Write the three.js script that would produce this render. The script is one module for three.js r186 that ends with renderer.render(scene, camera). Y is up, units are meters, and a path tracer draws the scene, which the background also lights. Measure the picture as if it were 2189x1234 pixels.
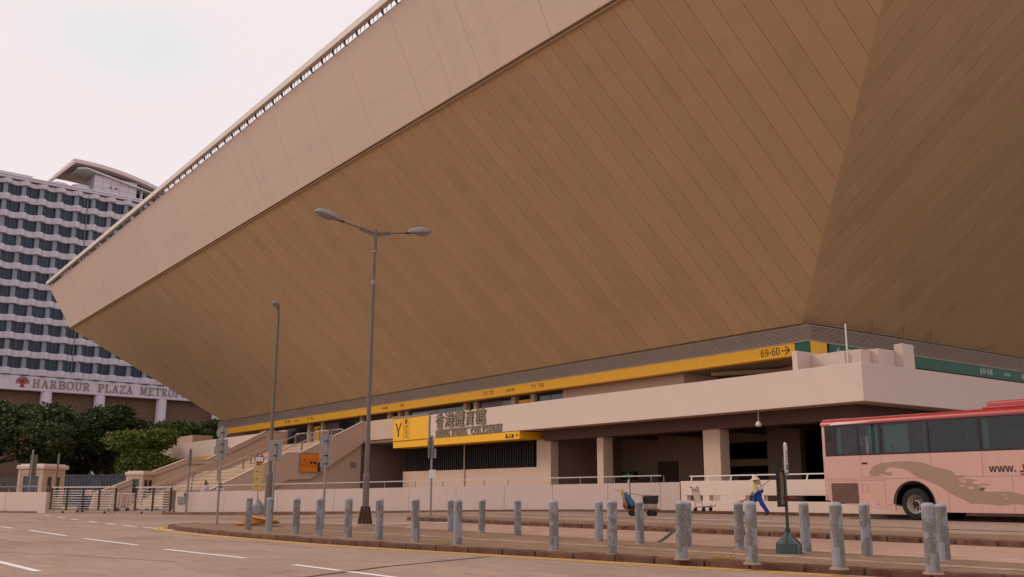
import * as THREE from 'three';
import { mergeGeometries } from 'three/addons/utils/BufferGeometryUtils.js';
import { FontLoader } from 'three/addons/loaders/FontLoader.js';
import { TextGeometry } from 'three/addons/geometries/TextGeometry.js';
import { RoundedBoxGeometry } from 'three/addons/geometries/RoundedBoxGeometry.js';
import { MarchingCubes } from 'three/addons/objects/MarchingCubes.js';

// ---------------------------------------------------------------- camera, sky, sun, exposure
const scene = new THREE.Scene();
const camera = new THREE.PerspectiveCamera(32.96, 1024 / 577, 0.1, 3000);
camera.rotation.order = 'YXZ';
camera.position.set(0, 1.12, 0);
camera.rotation.set(THREE.MathUtils.degToRad(11.99), THREE.MathUtils.degToRad(54.356), THREE.MathUtils.degToRad(0.202));

let seed = 7;
function rnd() { seed = (seed * 1664525 + 1013904223) >>> 0; return seed / 4294967296; }
const rr = (a, b) => a + (b - a) * rnd();
const clamp = (x, a, b) => Math.min(b, Math.max(a, x));
const smooth = (a, b, x) => { const t = clamp((x - a) / (b - a), 0, 1); return t * t * (3 - 2 * t); };
const mixv = (a, b, t) => a + (b - a) * t;
const perm = []; for (let i = 0; i < 4096; i++) perm.push(rnd());
function vnoise(x, y, px, py) {               // value noise, tileable with periods px, py
  const xi = Math.floor(x), yi = Math.floor(y), fx = x - xi, fy = y - yi;
  const h = (i, j) => perm[((((i % px) + px) % px) * 57 + (((j % py) + py) % py) * 131 + px * 7) & 4095];
  const u = fx * fx * (3 - 2 * fx), v = fy * fy * (3 - 2 * fy);
  return mixv(mixv(h(xi, yi), h(xi + 1, yi), u), mixv(h(xi, yi + 1), h(xi + 1, yi + 1), u), v);
}
function fbm(u, v, f, oct = 4, fy = f) { let s = 0, a = 0.5, t = 0; for (let o = 0; o < oct; o++) { s += a * vnoise(u * f, v * fy, f, fy); t += a; a *= 0.55; f *= 2; fy *= 2; } return s / t; }

{ // overcast sky: a bright even veil with a few thin bluish openings
  const w = 1024, h = 512, d = new Float32Array(w * h * 4);
  for (let j = 0; j < h; j++) for (let i = 0; i < w; i++) {
    const u = i / w, v = j / h, el = Math.abs(v - 0.5) * 2;
    const c = fbm(u + 0.045, v - 0.034, 12, 5, 10), k = 0.6 * smooth(0.67, 0.8, c) * smooth(0.03, 0.15, el);
    const b = 0.985 + 0.05 * (fbm(u, v, 6, 4, 4) - 0.5);
    const q = (j * w + i) * 4;
    d[q] = mixv(0.925, 0.77, k) * b; d[q + 1] = mixv(0.825, 0.82, k) * b; d[q + 2] = mixv(0.84, 0.81, k) * b; d[q + 3] = 1;
  }
  const t = new THREE.DataTexture(d, w, h, THREE.RGBAFormat, THREE.FloatType);
  t.mapping = THREE.EquirectangularReflectionMapping; t.magFilter = t.minFilter = THREE.LinearFilter; t.wrapS = THREE.RepeatWrapping; t.needsUpdate = true;
  scene.background = t; scene.environment = t;
}
const sun = new THREE.DirectionalLight(new THREE.Color().setRGB(1, 0.85, 0.64), 1.4);
sun.position.set(-150, 105, 75); sun.target.position.set(-40, 0, -20);
sun.castShadow = true; sun.shadow.radius = 30; sun.shadow.mapSize.set(4096, 4096);
Object.assign(sun.shadow.camera, { left: -160, right: 160, top: 160, bottom: -160, near: 1, far: 500 });
scene.add(sun, sun.target);
const EXPOSURE = 1.0;

// ---------------------------------------------------------------- helpers
const V = (x, y, z) => new THREE.Vector3(x, y, z);
function metric(g, s = 1) {                   // uv in metres from the dominant normal
  const p = g.attributes.position, n = g.attributes.normal, uv = new Float32Array(p.count * 2);
  for (let i = 0; i < p.count; i++) {
    const x = Math.abs(n.getX(i)), y = Math.abs(n.getY(i)), z = Math.abs(n.getZ(i));
    let a, b;
    if (y > x && y > z) { a = p.getX(i); b = p.getZ(i); } else if (x > z) { a = p.getZ(i); b = p.getY(i); } else { a = p.getX(i); b = p.getY(i); }
    uv[2 * i] = a * s; uv[2 * i + 1] = b * s;
  }
  g.setAttribute('uv', new THREE.BufferAttribute(uv, 2));
  return g;
}
function B(x0, x1, y0, y1, z0, z1) { const g = new THREE.BoxGeometry(Math.abs(x1 - x0), Math.abs(y1 - y0), Math.abs(z1 - z0)); g.translate((x0 + x1) / 2, (y0 + y1) / 2, (z0 + z1) / 2); return metric(g); }
function RB(x0, x1, y0, y1, z0, z1, r = 0.02, seg = 2) { const g = new RoundedBoxGeometry(Math.abs(x1 - x0), Math.abs(y1 - y0), Math.abs(z1 - z0), seg, r); g.translate((x0 + x1) / 2, (y0 + y1) / 2, (z0 + z1) / 2); return metric(g); }
function merge(list) {
  return mergeGeometries(list.map((g) => {
    const q = g.index ? g.toNonIndexed() : g.clone();
    for (const k of Object.keys(q.attributes)) if (!['position', 'normal', 'uv'].includes(k)) q.deleteAttribute(k);
    return q;
  }));
}
function bar(p, q, r, seg = 10, r2 = r) {     // round bar between two points
  const a = V(...p), b = V(...q), l = a.distanceTo(b), g = new THREE.CylinderGeometry(r2, r, l, seg);
  g.applyQuaternion(new THREE.Quaternion().setFromUnitVectors(V(0, 1, 0), b.clone().sub(a).normalize()));
  const m = a.add(b).multiplyScalar(0.5); g.translate(m.x, m.y, m.z); return g;
}
function beam(p, q, w, h) {                   // square bar between two points, w sideways, h upright
  const a = V(...p), b = V(...q), l = a.distanceTo(b), d = b.clone().sub(a).normalize();
  let side = V(0, 1, 0).cross(d); if (side.length() < 1e-4) side = V(1, 0, 0); side.normalize();
  const up = d.clone().cross(side), m = new THREE.Matrix4().makeBasis(side, up, d), c = a.add(b).multiplyScalar(0.5);
  const g = metric(new THREE.BoxGeometry(w, h, l)); g.applyMatrix4(m); g.translate(c.x, c.y, c.z); return g;
}
function shapeOf(pts) { const s = new THREE.Shape(); pts.forEach(([x, y], i) => i ? s.lineTo(x, y) : s.moveTo(x, y)); s.closePath(); return s; }
function plan(pts, y0, y1, bevel = 0) {       // footprint [x,z] raised from y0 to y1
  const g = new THREE.ExtrudeGeometry(shapeOf(pts.map(([x, z]) => [x, -z])), { depth: y1 - y0 - bevel, bevelEnabled: bevel > 0, bevelSize: bevel, bevelOffset: -bevel, bevelThickness: bevel, bevelSegments: 2, curveSegments: 8 });
  g.rotateX(-Math.PI / 2); g.translate(0, y0, 0); return metric(g);
}
function sideX(pts, x0, x1) {                 // profile [z,y] run along x
  const g = new THREE.ExtrudeGeometry(shapeOf(pts.map(([z, y]) => [-z, y])), { depth: x1 - x0, bevelEnabled: false });
  g.rotateY(Math.PI / 2); g.translate(x0, 0, 0); return metric(g);
}
function frontZ(pts, z0, z1, holes = []) {    // profile [x,y] run along z
  const s = shapeOf(pts); for (const h of holes) s.holes.push(h instanceof THREE.Path ? h : shapeOf(h));
  const g = new THREE.ExtrudeGeometry(s, { depth: z1 - z0, bevelEnabled: false, curveSegments: 24 }); g.translate(0, 0, z0); return metric(g);
}
function slab(a, b, c, d, t) {                // quad a b c d (counter-clockwise seen from the front) with thickness t behind it
  const n = b.clone().sub(a).cross(d.clone().sub(a)).normalize().multiplyScalar(-t);
  const f = [a, b, c, d], k = f.map((p) => p.clone().add(n)), pos = [];
  const quad = (p, q, r, s) => { for (const v of [p, q, r, p, r, s]) pos.push(v.x, v.y, v.z); };
  quad(...f); quad(k[3], k[2], k[1], k[0]);
  for (let i = 0; i < 4; i++) { const j = (i + 1) % 4; quad(f[j], f[i], k[i], k[j]); }
  const g = new THREE.BufferGeometry(); g.setAttribute('position', new THREE.Float32BufferAttribute(pos, 3)); g.computeVertexNormals(); return metric(g);
}
function lathe(pts, seg = 24) { return new THREE.LatheGeometry(pts.map(([r, y]) => new THREE.Vector2(r, y)), seg); }
const used = {};
function nm(name) { const k = used[name] = (used[name] ?? -1) + 1; return k ? `${name}_${String(k).padStart(3, '0')}` : name; }
function part(name, geo, mat, parent) {
  const m = new THREE.Mesh(geo, mat); m.name = name; m.castShadow = m.receiveShadow = true; parent.add(m); return m;
}
function thing(name, label, category, pos = [0, 0, 0], turn = 0, group) {
  const o = new THREE.Group(); o.name = nm(name); o.position.set(...pos); o.rotation.y = turn;
  o.userData = { label, category }; if (group) o.userData.group = group; scene.add(o); return o;
}
function worldPart(name, geo, mat, root) {    // geometry given in world coordinates, root only translated
  geo.translate(-root.position.x, -root.position.y, -root.position.z); return part(name, geo, mat, root);
}
function struct(name, geo, mat, label) { const m = part(nm(name), geo, mat, scene); m.userData = { kind: 'structure', label: label ?? name, category: name.split('_').pop() }; return m; }
function copy(o, pos, turn, label) { const c = o.clone(); c.name = nm(o.name); c.position.set(...pos); if (turn !== undefined) c.rotation.y = turn; c.userData = { ...o.userData, label }; scene.add(c); return c; }
// ground height: flat near road, rising gently towards the coach lane in front of the podium
const gy = (x, z) => 0.38 * smooth(17, 26, -z) * smooth(-58, -36, x);

// ---------------------------------------------------------------- textures and materials
const enc = (v) => { v = clamp(v, 0, 1); return Math.round(255 * (v <= 0.0031308 ? v * 12.92 : 1.055 * Math.pow(v, 1 / 2.4) - 0.055)); };
function tex(w, h, fn, metres, metresY = metres, color = true) {
  const d = new Uint8Array(w * h * 4);
  for (let j = 0; j < h; j++) for (let i = 0; i < w; i++) {
    const c = fn(i / w, j / h), q = (j * w + i) * 4;
    if (color) { d[q] = enc(c[0]); d[q + 1] = enc(c[1]); d[q + 2] = enc(c[2]); } else d[q] = d[q + 1] = d[q + 2] = Math.round(255 * clamp(c, 0, 1));
    d[q + 3] = 255;
  }
  const t = new THREE.DataTexture(d, w, h, THREE.RGBAFormat); t.wrapS = t.wrapT = THREE.RepeatWrapping; t.magFilter = THREE.LinearFilter; t.minFilter = THREE.LinearMipmapLinearFilter; t.generateMipmaps = true; t.anisotropy = 8;
  if (color) t.colorSpace = THREE.SRGBColorSpace; t.repeat.set(1 / metres, 1 / metresY); t.needsUpdate = true; return t;
}
const g3 = (v) => [v, v, v];
const roadTex = tex(1024, 1024, (u, v) => {
  const a = fbm(u, v, 4, 5), b = fbm(u + 0.31, v + 0.7, 64, 3), c = fbm(u, v, 10, 4, 90), s = smooth(0.56, 0.7, fbm(u + 0.5, v + 0.1, 9, 5));
  const k = 0.82 + 0.42 * (a - 0.5) + 0.24 * (b - 0.5) + 0.26 * (c - 0.5) + 0.2 * (fbm(u, v, 300, 2) - 0.5);
  return [k - 0.12 * s, k - 0.13 * s, k - 0.13 * s];
}, 17);
const roadBump = tex(512, 512, (u, v) => fbm(u, v, 96, 3), 2, 2, false);
const paintTex = tex(1024, 1024, (u, v) => {
  const a = fbm(u, v, 5, 4), b = fbm(u, v, 90, 2), st = fbm(u, v + 0.3, 40, 3, 3), pt = smooth(0.62, 0.74, fbm(u + 0.2, v + 0.6, 14, 4));
  const k = 0.92 + 0.05 * (a - 0.5) + 0.025 * (b - 0.5) + 0.045 * (st - 0.5) - 0.02 * pt; return [k, k * 0.997, k * 0.992];
}, 7);
const streakTex = tex(1024, 512, (u, v) => {   // rain-washed streaks of the fascia, with wandering tide marks
  const a = fbm(u, v, 4, 4), n = fbm(u, v + 0.2, 64, 3, 2), m = smooth(0.5, 0.66, fbm(u, 0.3, 7, 3, 1)), st = smooth(0.5, 0.72, n) * m;
  const y = 0.34 + 0.1 * (fbm(u, 0.6, 5, 3, 1) - 0.5) * 2, tide = Math.exp(-Math.pow((v - y) / 0.02, 2)) * smooth(0.35, 0.5, fbm(u, 0.9, 6, 3, 1));
  const k = 0.93 + 0.07 * (a - 0.5) - 0.05 * st - 0.04 * tide + 0.03 * (fbm(u, v, 120, 2) - 0.5); return [k, k * 0.992, k * 0.98];
}, 30, 6.2);
const soffTex = tex(1024, 1024, (u, v) => {
  const a = fbm(u, v, 6, 5), b = fbm(u + 0.4, v, 30, 4), c = smooth(0.62, 0.78, fbm(u, v + 0.5, 12, 4)), k = 0.88 + 0.14 * (a - 0.5) + 0.06 * (b - 0.5) - 0.05 * c + 0.04 * (fbm(u, v, 160, 2) - 0.5);
  return [k, k * (0.99 + 0.02 * (b - 0.5)), k * 0.98];
}, 18);
const islandTex = tex(1024, 1024, (u, v) => {
  const a = fbm(u, v, 5, 5), b = fbm(u, v, 80, 3), s = smooth(0.45, 0.65, fbm(u + 0.3, v, 14, 5)), m = smooth(0.55, 0.72, fbm(u, v + 0.4, 30, 4));
  const k = 0.82 + 0.3 * (a - 0.5) + 0.3 * (b - 0.5) - 0.12 * s - 0.1 * m; return [k, k * (1 - 0.05 * s), k * (1 - 0.12 * s - 0.06 * m)];
}, 6);
const kerbTex = tex(512, 512, (u, v) => {
  const a = fbm(u, v, 6, 5), b = fbm(u + 0.7, v, 50, 3), s = smooth(0.5, 0.62, fbm(u, v + 0.2, 12, 4)); const k = 0.72 + 0.5 * (a - 0.5) + 0.5 * (b - 0.5);
  return [k * (1 - 0.25 * s), k * (1 - 0.34 * s), k * (1 - 0.4 * s)];
}, 1.7);
const peelTex = tex(512, 512, (u, v) => {      // flaking paint over weathered grey
  const n = fbm(u, v, 5, 5, 4) + 0.16 * (fbm(u + 0.2, v + 0.1, 20, 3, 14) - 0.5), p = smooth(0.44, 0.45, n), g = fbm(u, v, 60, 3), d = smooth(0.7, 0.72, fbm(u + 0.6, v, 26, 3));
  const a = [0.29, 0.285, 0.315].map((x) => x * (0.9 + 0.2 * (g - 0.5))), b = [0.21, 0.19, 0.175].map((x) => x * (0.85 + 0.7 * (g - 0.5)));
  return a.map((x, i) => mixv(mixv(b[i], x, p), 0.12, d * 0.6));
}, 1);
const metalTex = tex(512, 512, (u, v) => { const a = fbm(u, v, 8, 4), s = fbm(u, v, 60, 2, 6), k = 0.9 + 0.14 * (a - 0.5) + 0.1 * (s - 0.5); return [k, k, k]; }, 1.5);
const fineBump = tex(512, 512, (u, v) => fbm(u, v, 128, 2), 1.2, 1.2, false);
function mat(c, rough = 0.8, o = {}) {
  const P = o.clearcoat !== undefined || o.transmission !== undefined;
  const m = new (P ? THREE.MeshPhysicalMaterial : THREE.MeshStandardMaterial)({ color: new THREE.Color().setRGB(...c), roughness: rough, metalness: 0, ...o });
  return m;
}
const M = {
  road: mat([0.385, 0.258, 0.198], 0.9, { map: roadTex, bumpMap: roadBump, bumpScale: 0.006 }),
  lane: mat([0.455, 0.28, 0.21], 0.9, { map: roadTex, bumpMap: roadBump, bumpScale: 0.006 }),
  island: mat([0.3, 0.175, 0.11], 0.95, { map: islandTex, bumpMap: roadBump, bumpScale: 0.01 }),
  kerb: mat([0.22, 0.1, 0.062], 0.95, { map: kerbTex, bumpMap: fineBump, bumpScale: 0.012 }),
  kerb2: mat([0.18, 0.085, 0.055], 0.95, { map: kerbTex, bumpMap: fineBump, bumpScale: 0.012 }),
  tar: mat([0.045, 0.035, 0.03], 0.9, { map: kerbTex }),
  white: mat([0.82, 0.77, 0.72], 0.8, { map: kerbTex }),
  linewhite: mat([0.86, 0.82, 0.82], 0.7, { map: paintTex }),
  yellowline: mat([0.92, 0.52, 0.06], 0.8, { map: paintTex }),
  wall: mat([0.74, 0.585, 0.515], 0.85, { map: paintTex, bumpMap: fineBump, bumpScale: 0.002 }),
  wallb: mat([0.64, 0.47, 0.36], 0.85, { map: paintTex, bumpMap: fineBump, bumpScale: 0.002 }),
  fascia: mat([0.73, 0.58, 0.5], 0.85, { map: streakTex }),
  fascia2: mat([0.735, 0.583, 0.503], 0.85, { map: streakTex }),
  soffit: mat([0.665, 0.478, 0.272], 0.85, { map: soffTex }),
  soffit2: mat([0.64, 0.462, 0.264], 0.85, { map: soffTex }),
  soffit3: mat([0.68, 0.486, 0.28], 0.85, { map: soffTex }),
  dark: mat([0.3, 0.22, 0.165], 0.95),
  joint: mat([0.13, 0.08, 0.05], 0.9),
  trim: mat([0.42, 0.3, 0.19], 0.7),
  louvre: mat([0.62, 0.5, 0.4], 0.55, { map: metalTex }),
  yellow: mat([1.0, 0.52, 0.006], 0.5, { map: metalTex }),
  green: mat([0.004, 0.115, 0.066], 0.5, { map: metalTex }),
  red: mat([0.75, 0.04, 0.02], 0.5),
  ink: mat([0.05, 0.02, 0.01], 0.7),
  inkwhite: mat([0.75, 0.75, 0.72], 0.7),
  steel: mat([0.34, 0.29, 0.26], 0.45, { metalness: 0.6, map: metalTex }),
  chrome: mat([0.62, 0.57, 0.54], 0.35, { metalness: 0.35 }),
  galv: mat([0.3, 0.27, 0.255], 0.6, { metalness: 0.25, map: metalTex }),
  lamp: mat([0.17, 0.135, 0.11], 0.65, { map: metalTex }),
  lamphead: mat([0.26, 0.235, 0.245], 0.6),
  rust: mat([0.13, 0.07, 0.045], 0.95, { map: kerbTex }),
  glassdark: mat([0.02, 0.024, 0.026], 0.08, { clearcoat: 0.4 }),
  bronze: mat([0.3, 0.24, 0.16], 0.5, { metalness: 0.35, map: metalTex }),
  black: mat([0.007, 0.006, 0.006], 0.7),
};
const fontB = await new FontLoader().loadAsync('fonts/droid/droid_sans_bold.typeface.json');
const fontR = await new FontLoader().loadAsync('fonts/droid/droid_sans_regular.typeface.json');
const fontS = await new FontLoader().loadAsync('fonts/droid/droid_serif_regular.typeface.json');
function text(str, font, size, depth = 0.02, width) {   // lettering starting at the origin, facing +z; width squeezes it to length
  const g = new TextGeometry(str, { font, size, depth, curveSegments: 4, bevelEnabled: false }); g.computeBoundingBox();
  const b = g.boundingBox; g.translate(-b.min.x, 0, 0); if (width) g.scale(width / (b.max.x - b.min.x), 1, 1); return metric(g);
}
// Chinese characters as strokes on a 100-unit square
const HAN = {
  xiang: '68,95,28,87 8,76,92,76 50,92,50,44 48,74,10,46 52,74,90,46 28,38,72,38 28,38,28,2 72,38,72,2 28,21,72,21 28,4,72,4',
  gang: '8,92,22,80 3,66,16,55 5,6,22,38 30,82,96,82 26,62,98,62 48,96,48,62 78,96,78,62 44,60,26,36 80,60,98,38 42,44,80,44 80,44,80,26 42,26,80,26 42,44,42,6 42,6,92,6 92,6,92,18',
  ti: '12,96,38,96 12,96,12,72 38,96,38,72 25,84,38,84 25,84,25,72 4,72,46,72 4,72,4,60 46,72,46,60 12,58,38,58 12,58,10,2 38,58,38,4 12,42,38,42 12,26,38,26 52,94,96,94 52,94,52,62 96,94,96,62 52,78,96,78 52,62,96,62 66,99,66,62 82,99,82,62 50,52,98,52 58,42,90,42 58,42,58,22 90,42,90,22 58,22,90,22 62,20,66,8 86,20,82,8 48,4,100,4',
  yu: '50,99,50,88 6,84,94,84 42,82,26,62 26,62,78,66 66,76,84,58 24,52,78,52 24,52,22,2 78,52,78,4 78,4,66,4 24,36,78,36 24,20,78,20',
  guan: '26,98,4,74 26,98,48,78 22,76,34,76 12,64,42,64 42,64,42,36 12,50,42,50 12,36,42,36 12,64,12,6 12,6,30,14 28,34,46,8 74,99,74,90 52,88,98,88 52,88,52,76 98,88,98,76 60,74,60,2 60,72,90,72 90,72,90,52 60,52,90,52 60,36,94,36 94,36,94,4 60,4,94,4',
  zha: '8,96,8,2 8,96,42,96 42,96,42,66 8,82,42,82 8,66,42,66 92,96,92,2 92,96,58,96 58,96,58,66 92,82,58,82 92,66,58,66 32,56,68,56 32,56,32,24 68,56,68,24 32,40,68,40 32,24,68,24 50,56,50,2',
  duan: '38,96,10,84 10,84,10,4 10,64,36,64 10,42,36,42 4,18,42,24 56,94,84,94 56,94,54,66 84,94,88,66 50,50,88,50 88,50,52,4 56,38,94,4',
};
function han(key, w, h, depth, thick = 9) {
  return merge(HAN[key].split(' ').map((s) => {
    const [a, b, c, d] = s.split(',').map(Number), p = V(a * w / 100, b * h / 100, 0), q = V(c * w / 100, d * h / 100, 0), l = p.distanceTo(q), t = thick * Math.min(w, h) / 100;
    const g = new THREE.BoxGeometry(l + t * 0.9, t, depth); g.rotateZ(Math.atan2(q.y - p.y, q.x - p.x)); g.translate((p.x + q.x) / 2, (p.y + q.y) / 2, depth / 2 + rr(0, 0.002)); return g;
  }));
}
// ---------------------------------------------------------------- ground, roads, islands
{
  const xs = [], zs = [];
  for (let x = -900; x < -120; x += 60) xs.push(x); for (let x = -120; x < 20; x += 1) xs.push(x); for (let x = 20; x <= 500; x += 40) xs.push(x);
  for (let z = -900; z < -60; z += 60) zs.push(z); for (let z = -60; z < 20; z += 0.8) zs.push(z); for (let z = 20; z <= 500; z += 40) zs.push(z);
  const pos = [], uv = [], idx = [];
  for (const z of zs) for (const x of xs) { pos.push(x, gy(x, z), z); uv.push(x, z); }
  for (let j = 0; j + 1 < zs.length; j++) for (let i = 0; i + 1 < xs.length; i++) { const a = j * xs.length + i, b = a + 1, c = a + xs.length, d = c + 1; idx.push(a, c, b, b, c, d); }
  const g = new THREE.BufferGeometry(); g.setAttribute('position', new THREE.Float32BufferAttribute(pos, 3)); g.setAttribute('uv', new THREE.Float32BufferAttribute(uv, 2)); g.setIndex(idx); g.computeVertexNormals();
  const road = struct('road', g, M.road, 'pinkish grey concrete road reaching to the horizon');
  road.userData.category = 'road';
  // painted dashes and lines lie 4 mm above the concrete
  const strip = (x0, z0, x1, z1, w, lift = 0.005, n = 1) => {
    const d = V(x1 - x0, 0, z1 - z0), s = V(-d.z, 0, d.x).normalize().multiplyScalar(w / 2), p = [];
    for (let k = 0; k < n; k++) {
      const q = [[k / n, 1], [k / n, -1], [(k + 1) / n, -1], [(k + 1) / n, 1]].map(([t, e]) => { const x = x0 + d.x * t + s.x * e, z = z0 + d.z * t + s.z * e; return [x, gy(x, z) + lift, z]; });
      const o = V(...q[1]).sub(V(...q[0])).cross(V(...q[2]).sub(V(...q[0]))).y > 0 ? [0, 1, 2, 0, 2, 3] : [0, 2, 1, 0, 3, 2];
      for (const i of o) p.push(...q[i]);
    }
    const r = new THREE.BufferGeometry(); r.setAttribute('position', new THREE.Float32BufferAttribute(p, 3)); r.computeVertexNormals(); return metric(r);
  };
  for (const [a, b, c, d] of [[-21.4, -2.78, -16.23, -3.04], [-34.5, -6.08, -29.41, -6.14], [-27.35, -6.15, -23.27, -6.37], [-21.21, -6.37, -17.53, -6.71], [-15.5, -6.75, -13.94, -6.82], [-13.7, -6.84, -10.6, -6.97], [-38.9, -5.93, -36.81, -5.98]]) part('lane_dash', strip(a, b, c, d, 0.13), M.linewhite, road);
  for (const [a, b, c, d] of [[-58.08, -10.96, -56.4, -10.9], [-53.6, -10.7, -51.46, -10.61], [-48.9, -10.35, -47.27, -10.3], [-44.31, -10.08, -42.57, -9.97], [-41.32, -10.02, -39.51, -9.93], [-38.43, -9.93, -36.46, -9.86], [-35.7, -9.93, -34.23, -9.97], [-33.22, -9.98, -32.02, -10.07]]) part('edge_dash', strip(a, b, c, d, 0.16), M.linewhite, road);
  part('stop_line', strip(-41.13, -10.4, -39.9, -14.9, 0.16), M.linewhite, road);
  part('bay_line', strip(-25.6, -24.6, -20.6, -24.9, 0.12, 0.006, 12), M.linewhite, road);
  part('bay_line', strip(-38.8, -16.3, -31.2, -20.9, 0.2, 0.006, 16), M.linewhite, road);
  part('bay_line', strip(-27.6, -26.6, -22, -27.4, 0.12, 0.006, 14), M.linewhite, road);
  part('bay_line', strip(-19.4, -26.8, -14.6, -26.8, 0.12, 0.006, 12), M.linewhite, road);
  part('bay_line', strip(-13.9, -26.8, -10, -26.8, 0.12, 0.006, 12), M.linewhite, road);
  for (const [a, b, c, d, w] of [[-33.65, -5.14, -33.5, -7.9, 0.05], [-33.5, -7.9, -31.2, -10.0, 0.05], [-13.04, -5.77, -14.32, -7.8, 0.1], [-14.32, -7.8, -15.6, -10.7, 0.1], [-33.7, -5.1, -32, 4, 0.05], [-13.0, -5.7, -9, 3, 0.07]]) part('tar_joint', strip(a, b, c, d, w, 0.003), M.tar, road);
  for (const [a, b, c, d, w] of [[-22.5, -3.2, -19.2, -4.6, 0.02], [-19.2, -4.6, -17.3, -5.4, 0.025], [-30.5, -3.8, -26, -4.4, 0.02], [-26, -4.4, -22.4, -8.6, 0.02], [-17.2, -6.9, -15.2, -8.4, 0.018], [-40, -7.5, -35.5, -8.1, 0.03], [-52, -9.3, -44, -8.7, 0.04], [-12.4, -9.2, -10.2, -9.9, 0.014], [-24, -8.7, -20.4, -9.2, 0.018]]) part('crack', strip(a, b, c, d, w, 0.003, 3), M.tar, road);
  for (const [a, b, c, d, w] of [[-27.5, -24.2, -8, -23.6, 0.09], [-36.5, -24.4, -27.5, -24.2, 0.09], [-19.6, -22.6, -21.1, -24.1, 0.14], [-29, -27.6, -24.4, -28.4, 0.12], [-42, -20, -36.5, -24.4, 0.06], [-45, -17, -41, -23.4, 0.05]]) part('tar_joint', strip(a, b, c, d, w, 0.004, 20), M.tar, road);
  // lane between the island and the median: newer, pinker concrete
  const lp = [], lu = [];
  const lane = (x, z) => { lp.push(x, gy(x, z) + 0.004, z); lu.push(x + 3, z + 5); };
  for (let x = -34; x < 10; x += 1) for (let k = 0; k < 6; k++) {
    const zz = (q, t) => mixv(-15.6, -20.5, t), a = k / 6, b = (k + 1) / 6;
    for (const [i, t] of [[0, a], [1, a], [1, b], [0, a], [1, b], [0, b]]) lane(x + i, zz(x + i, t));
  }
  const lg = new THREE.BufferGeometry(); lg.setAttribute('position', new THREE.Float32BufferAttribute(lp, 3)); lg.setAttribute('uv', new THREE.Float32BufferAttribute(lu, 2)); lg.computeVertexNormals();
  const ln = struct('service_lane', lg, M.lane, 'pinker concrete lane between the bollard island and the median');
  part('tar_joint', strip(-16.6, -15.7, -20.6, -20.45, 0.11, 0.009, 10), M.tar, ln);
  part('tar_joint', strip(-31.2, -15.7, -33.4, -20.45, 0.07, 0.009, 10), M.tar, ln);
  const as = new THREE.PlaneGeometry(90, 130, 9, 13).rotateX(-Math.PI / 2).translate(21, 0.395, -103); metric(as); struct('dark_bounce_sheet', as, mat([0.14, 0.135, 0.125], 0.95, { map: roadTex }), 'unseen dark grey sheet added beside the arena to dim bounce on the right soffit');  // unseen sheet, added to dim and grey the bounce on the right soffit
  // double yellow line along the island
  const front = [[-36.2, -11.9], [-35.6, -11.0], [-34.4, -10.38], [-32.5, -10.02], [-30, -9.86], [-27.5, -9.83], [-24.5, -9.95], [-21.5, -10.2], [-18.5, -10.72], [-16, -11.25], [-13.5, -11.75], [-11, -12.28], [-8, -12.95], [-4, -13.85], [2, -15.1]];
  const curve = new THREE.CatmullRomCurve3(front.map(([x, z]) => V(x, 0, z)), false, 'centripetal');
  const fp = curve.getSpacedPoints(90);
  const off = (i, d) => { const t = fp[Math.min(i + 1, 90)].clone().sub(fp[Math.max(i - 1, 0)]).normalize(); return [fp[i].x - t.z * d, fp[i].z + t.x * d]; };
  for (const d of [0.24, 0.44]) {
    const gs = []; for (let i = 2; i < 90; i++) { const a = off(i, d), b = off(i + 1 > 90 ? 90 : i + 1, d); gs.push(strip(a[0], a[1], b[0] + (b[0] - a[0]) * 0.02, b[1] + (b[1] - a[1]) * 0.02, 0.09, 0.005)); }
    part('yellow_line', merge(gs), M.yellowline, road);
  }
  // the bollard island: slab, kerb stones one by one along its visible edge
  const inner = []; for (let i = 0; i <= 90; i += 2) inner.push(off(i, -0.2));
  const isl = [...inner, [2, -15.72], [-15, -15.72], [-24, -15.95], [-31.4, -15.95], [-34.6, -14.6], [-36.0, -13.2]];
  const island = struct('traffic_island', plan(isl, -0.1, 0.115, 0.02), M.island, 'long narrow concrete island carrying two rows of bollards');
  let s = 0; const len = curve.getLength();
  while (s < len - 1.2) {
    const L = rr(0.82, 0.98), a = s / len, b = (s + L - 0.04) / len, pa = curve.getPointAt(a), pb = curve.getPointAt(Math.min(1, b)), t = pb.clone().sub(pa).normalize();
    const n = V(-t.z, 0, t.x), q = [pa.clone().addScaledVector(n, 0.02), pb.clone().addScaledVector(n, 0.02), pb.clone().addScaledVector(n, -0.19), pa.clone().addScaledVector(n, -0.19)];
    const k = part('kerb_stone', plan(q.map((p) => [p.x, p.z]), -0.05, 0.116 + rr(-0.012, 0.01), 0.03), rnd() < 0.5 ? M.kerb : M.kerb2, island); s += L;
  }
  part('worn_strip', merge([0, 1, 2, 3, 4, 5].map((k) => { const g = strip(-27 + k * 4, -12.6 - k * 0.32, -23.1 + k * 4, -12.92 - k * 0.32, 0.35, 0.119); return g; })), mat([0.44, 0.31, 0.235], 0.9, { map: islandTex }), island);
  // median with a rough kerb
  const med = [[-36.2, -20.75], [-35.6, -20.5], [10, -20.5], [10, -22.4], [-35.4, -22.3], [-36.2, -21.9]];
  const mg = plan(med, -0.05, 0.13, 0.03); { const p = mg.attributes.position; for (let i = 0; i < p.count; i++) if (p.getY(i) > 0.05) p.setY(i, p.getY(i) + gy(p.getX(i), -21) - 0.0); mg.computeVertexNormals(); metric(mg); }
  const median = struct('median_strip', mg, M.island, 'low concrete median strip with rough broken kerb');
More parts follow.
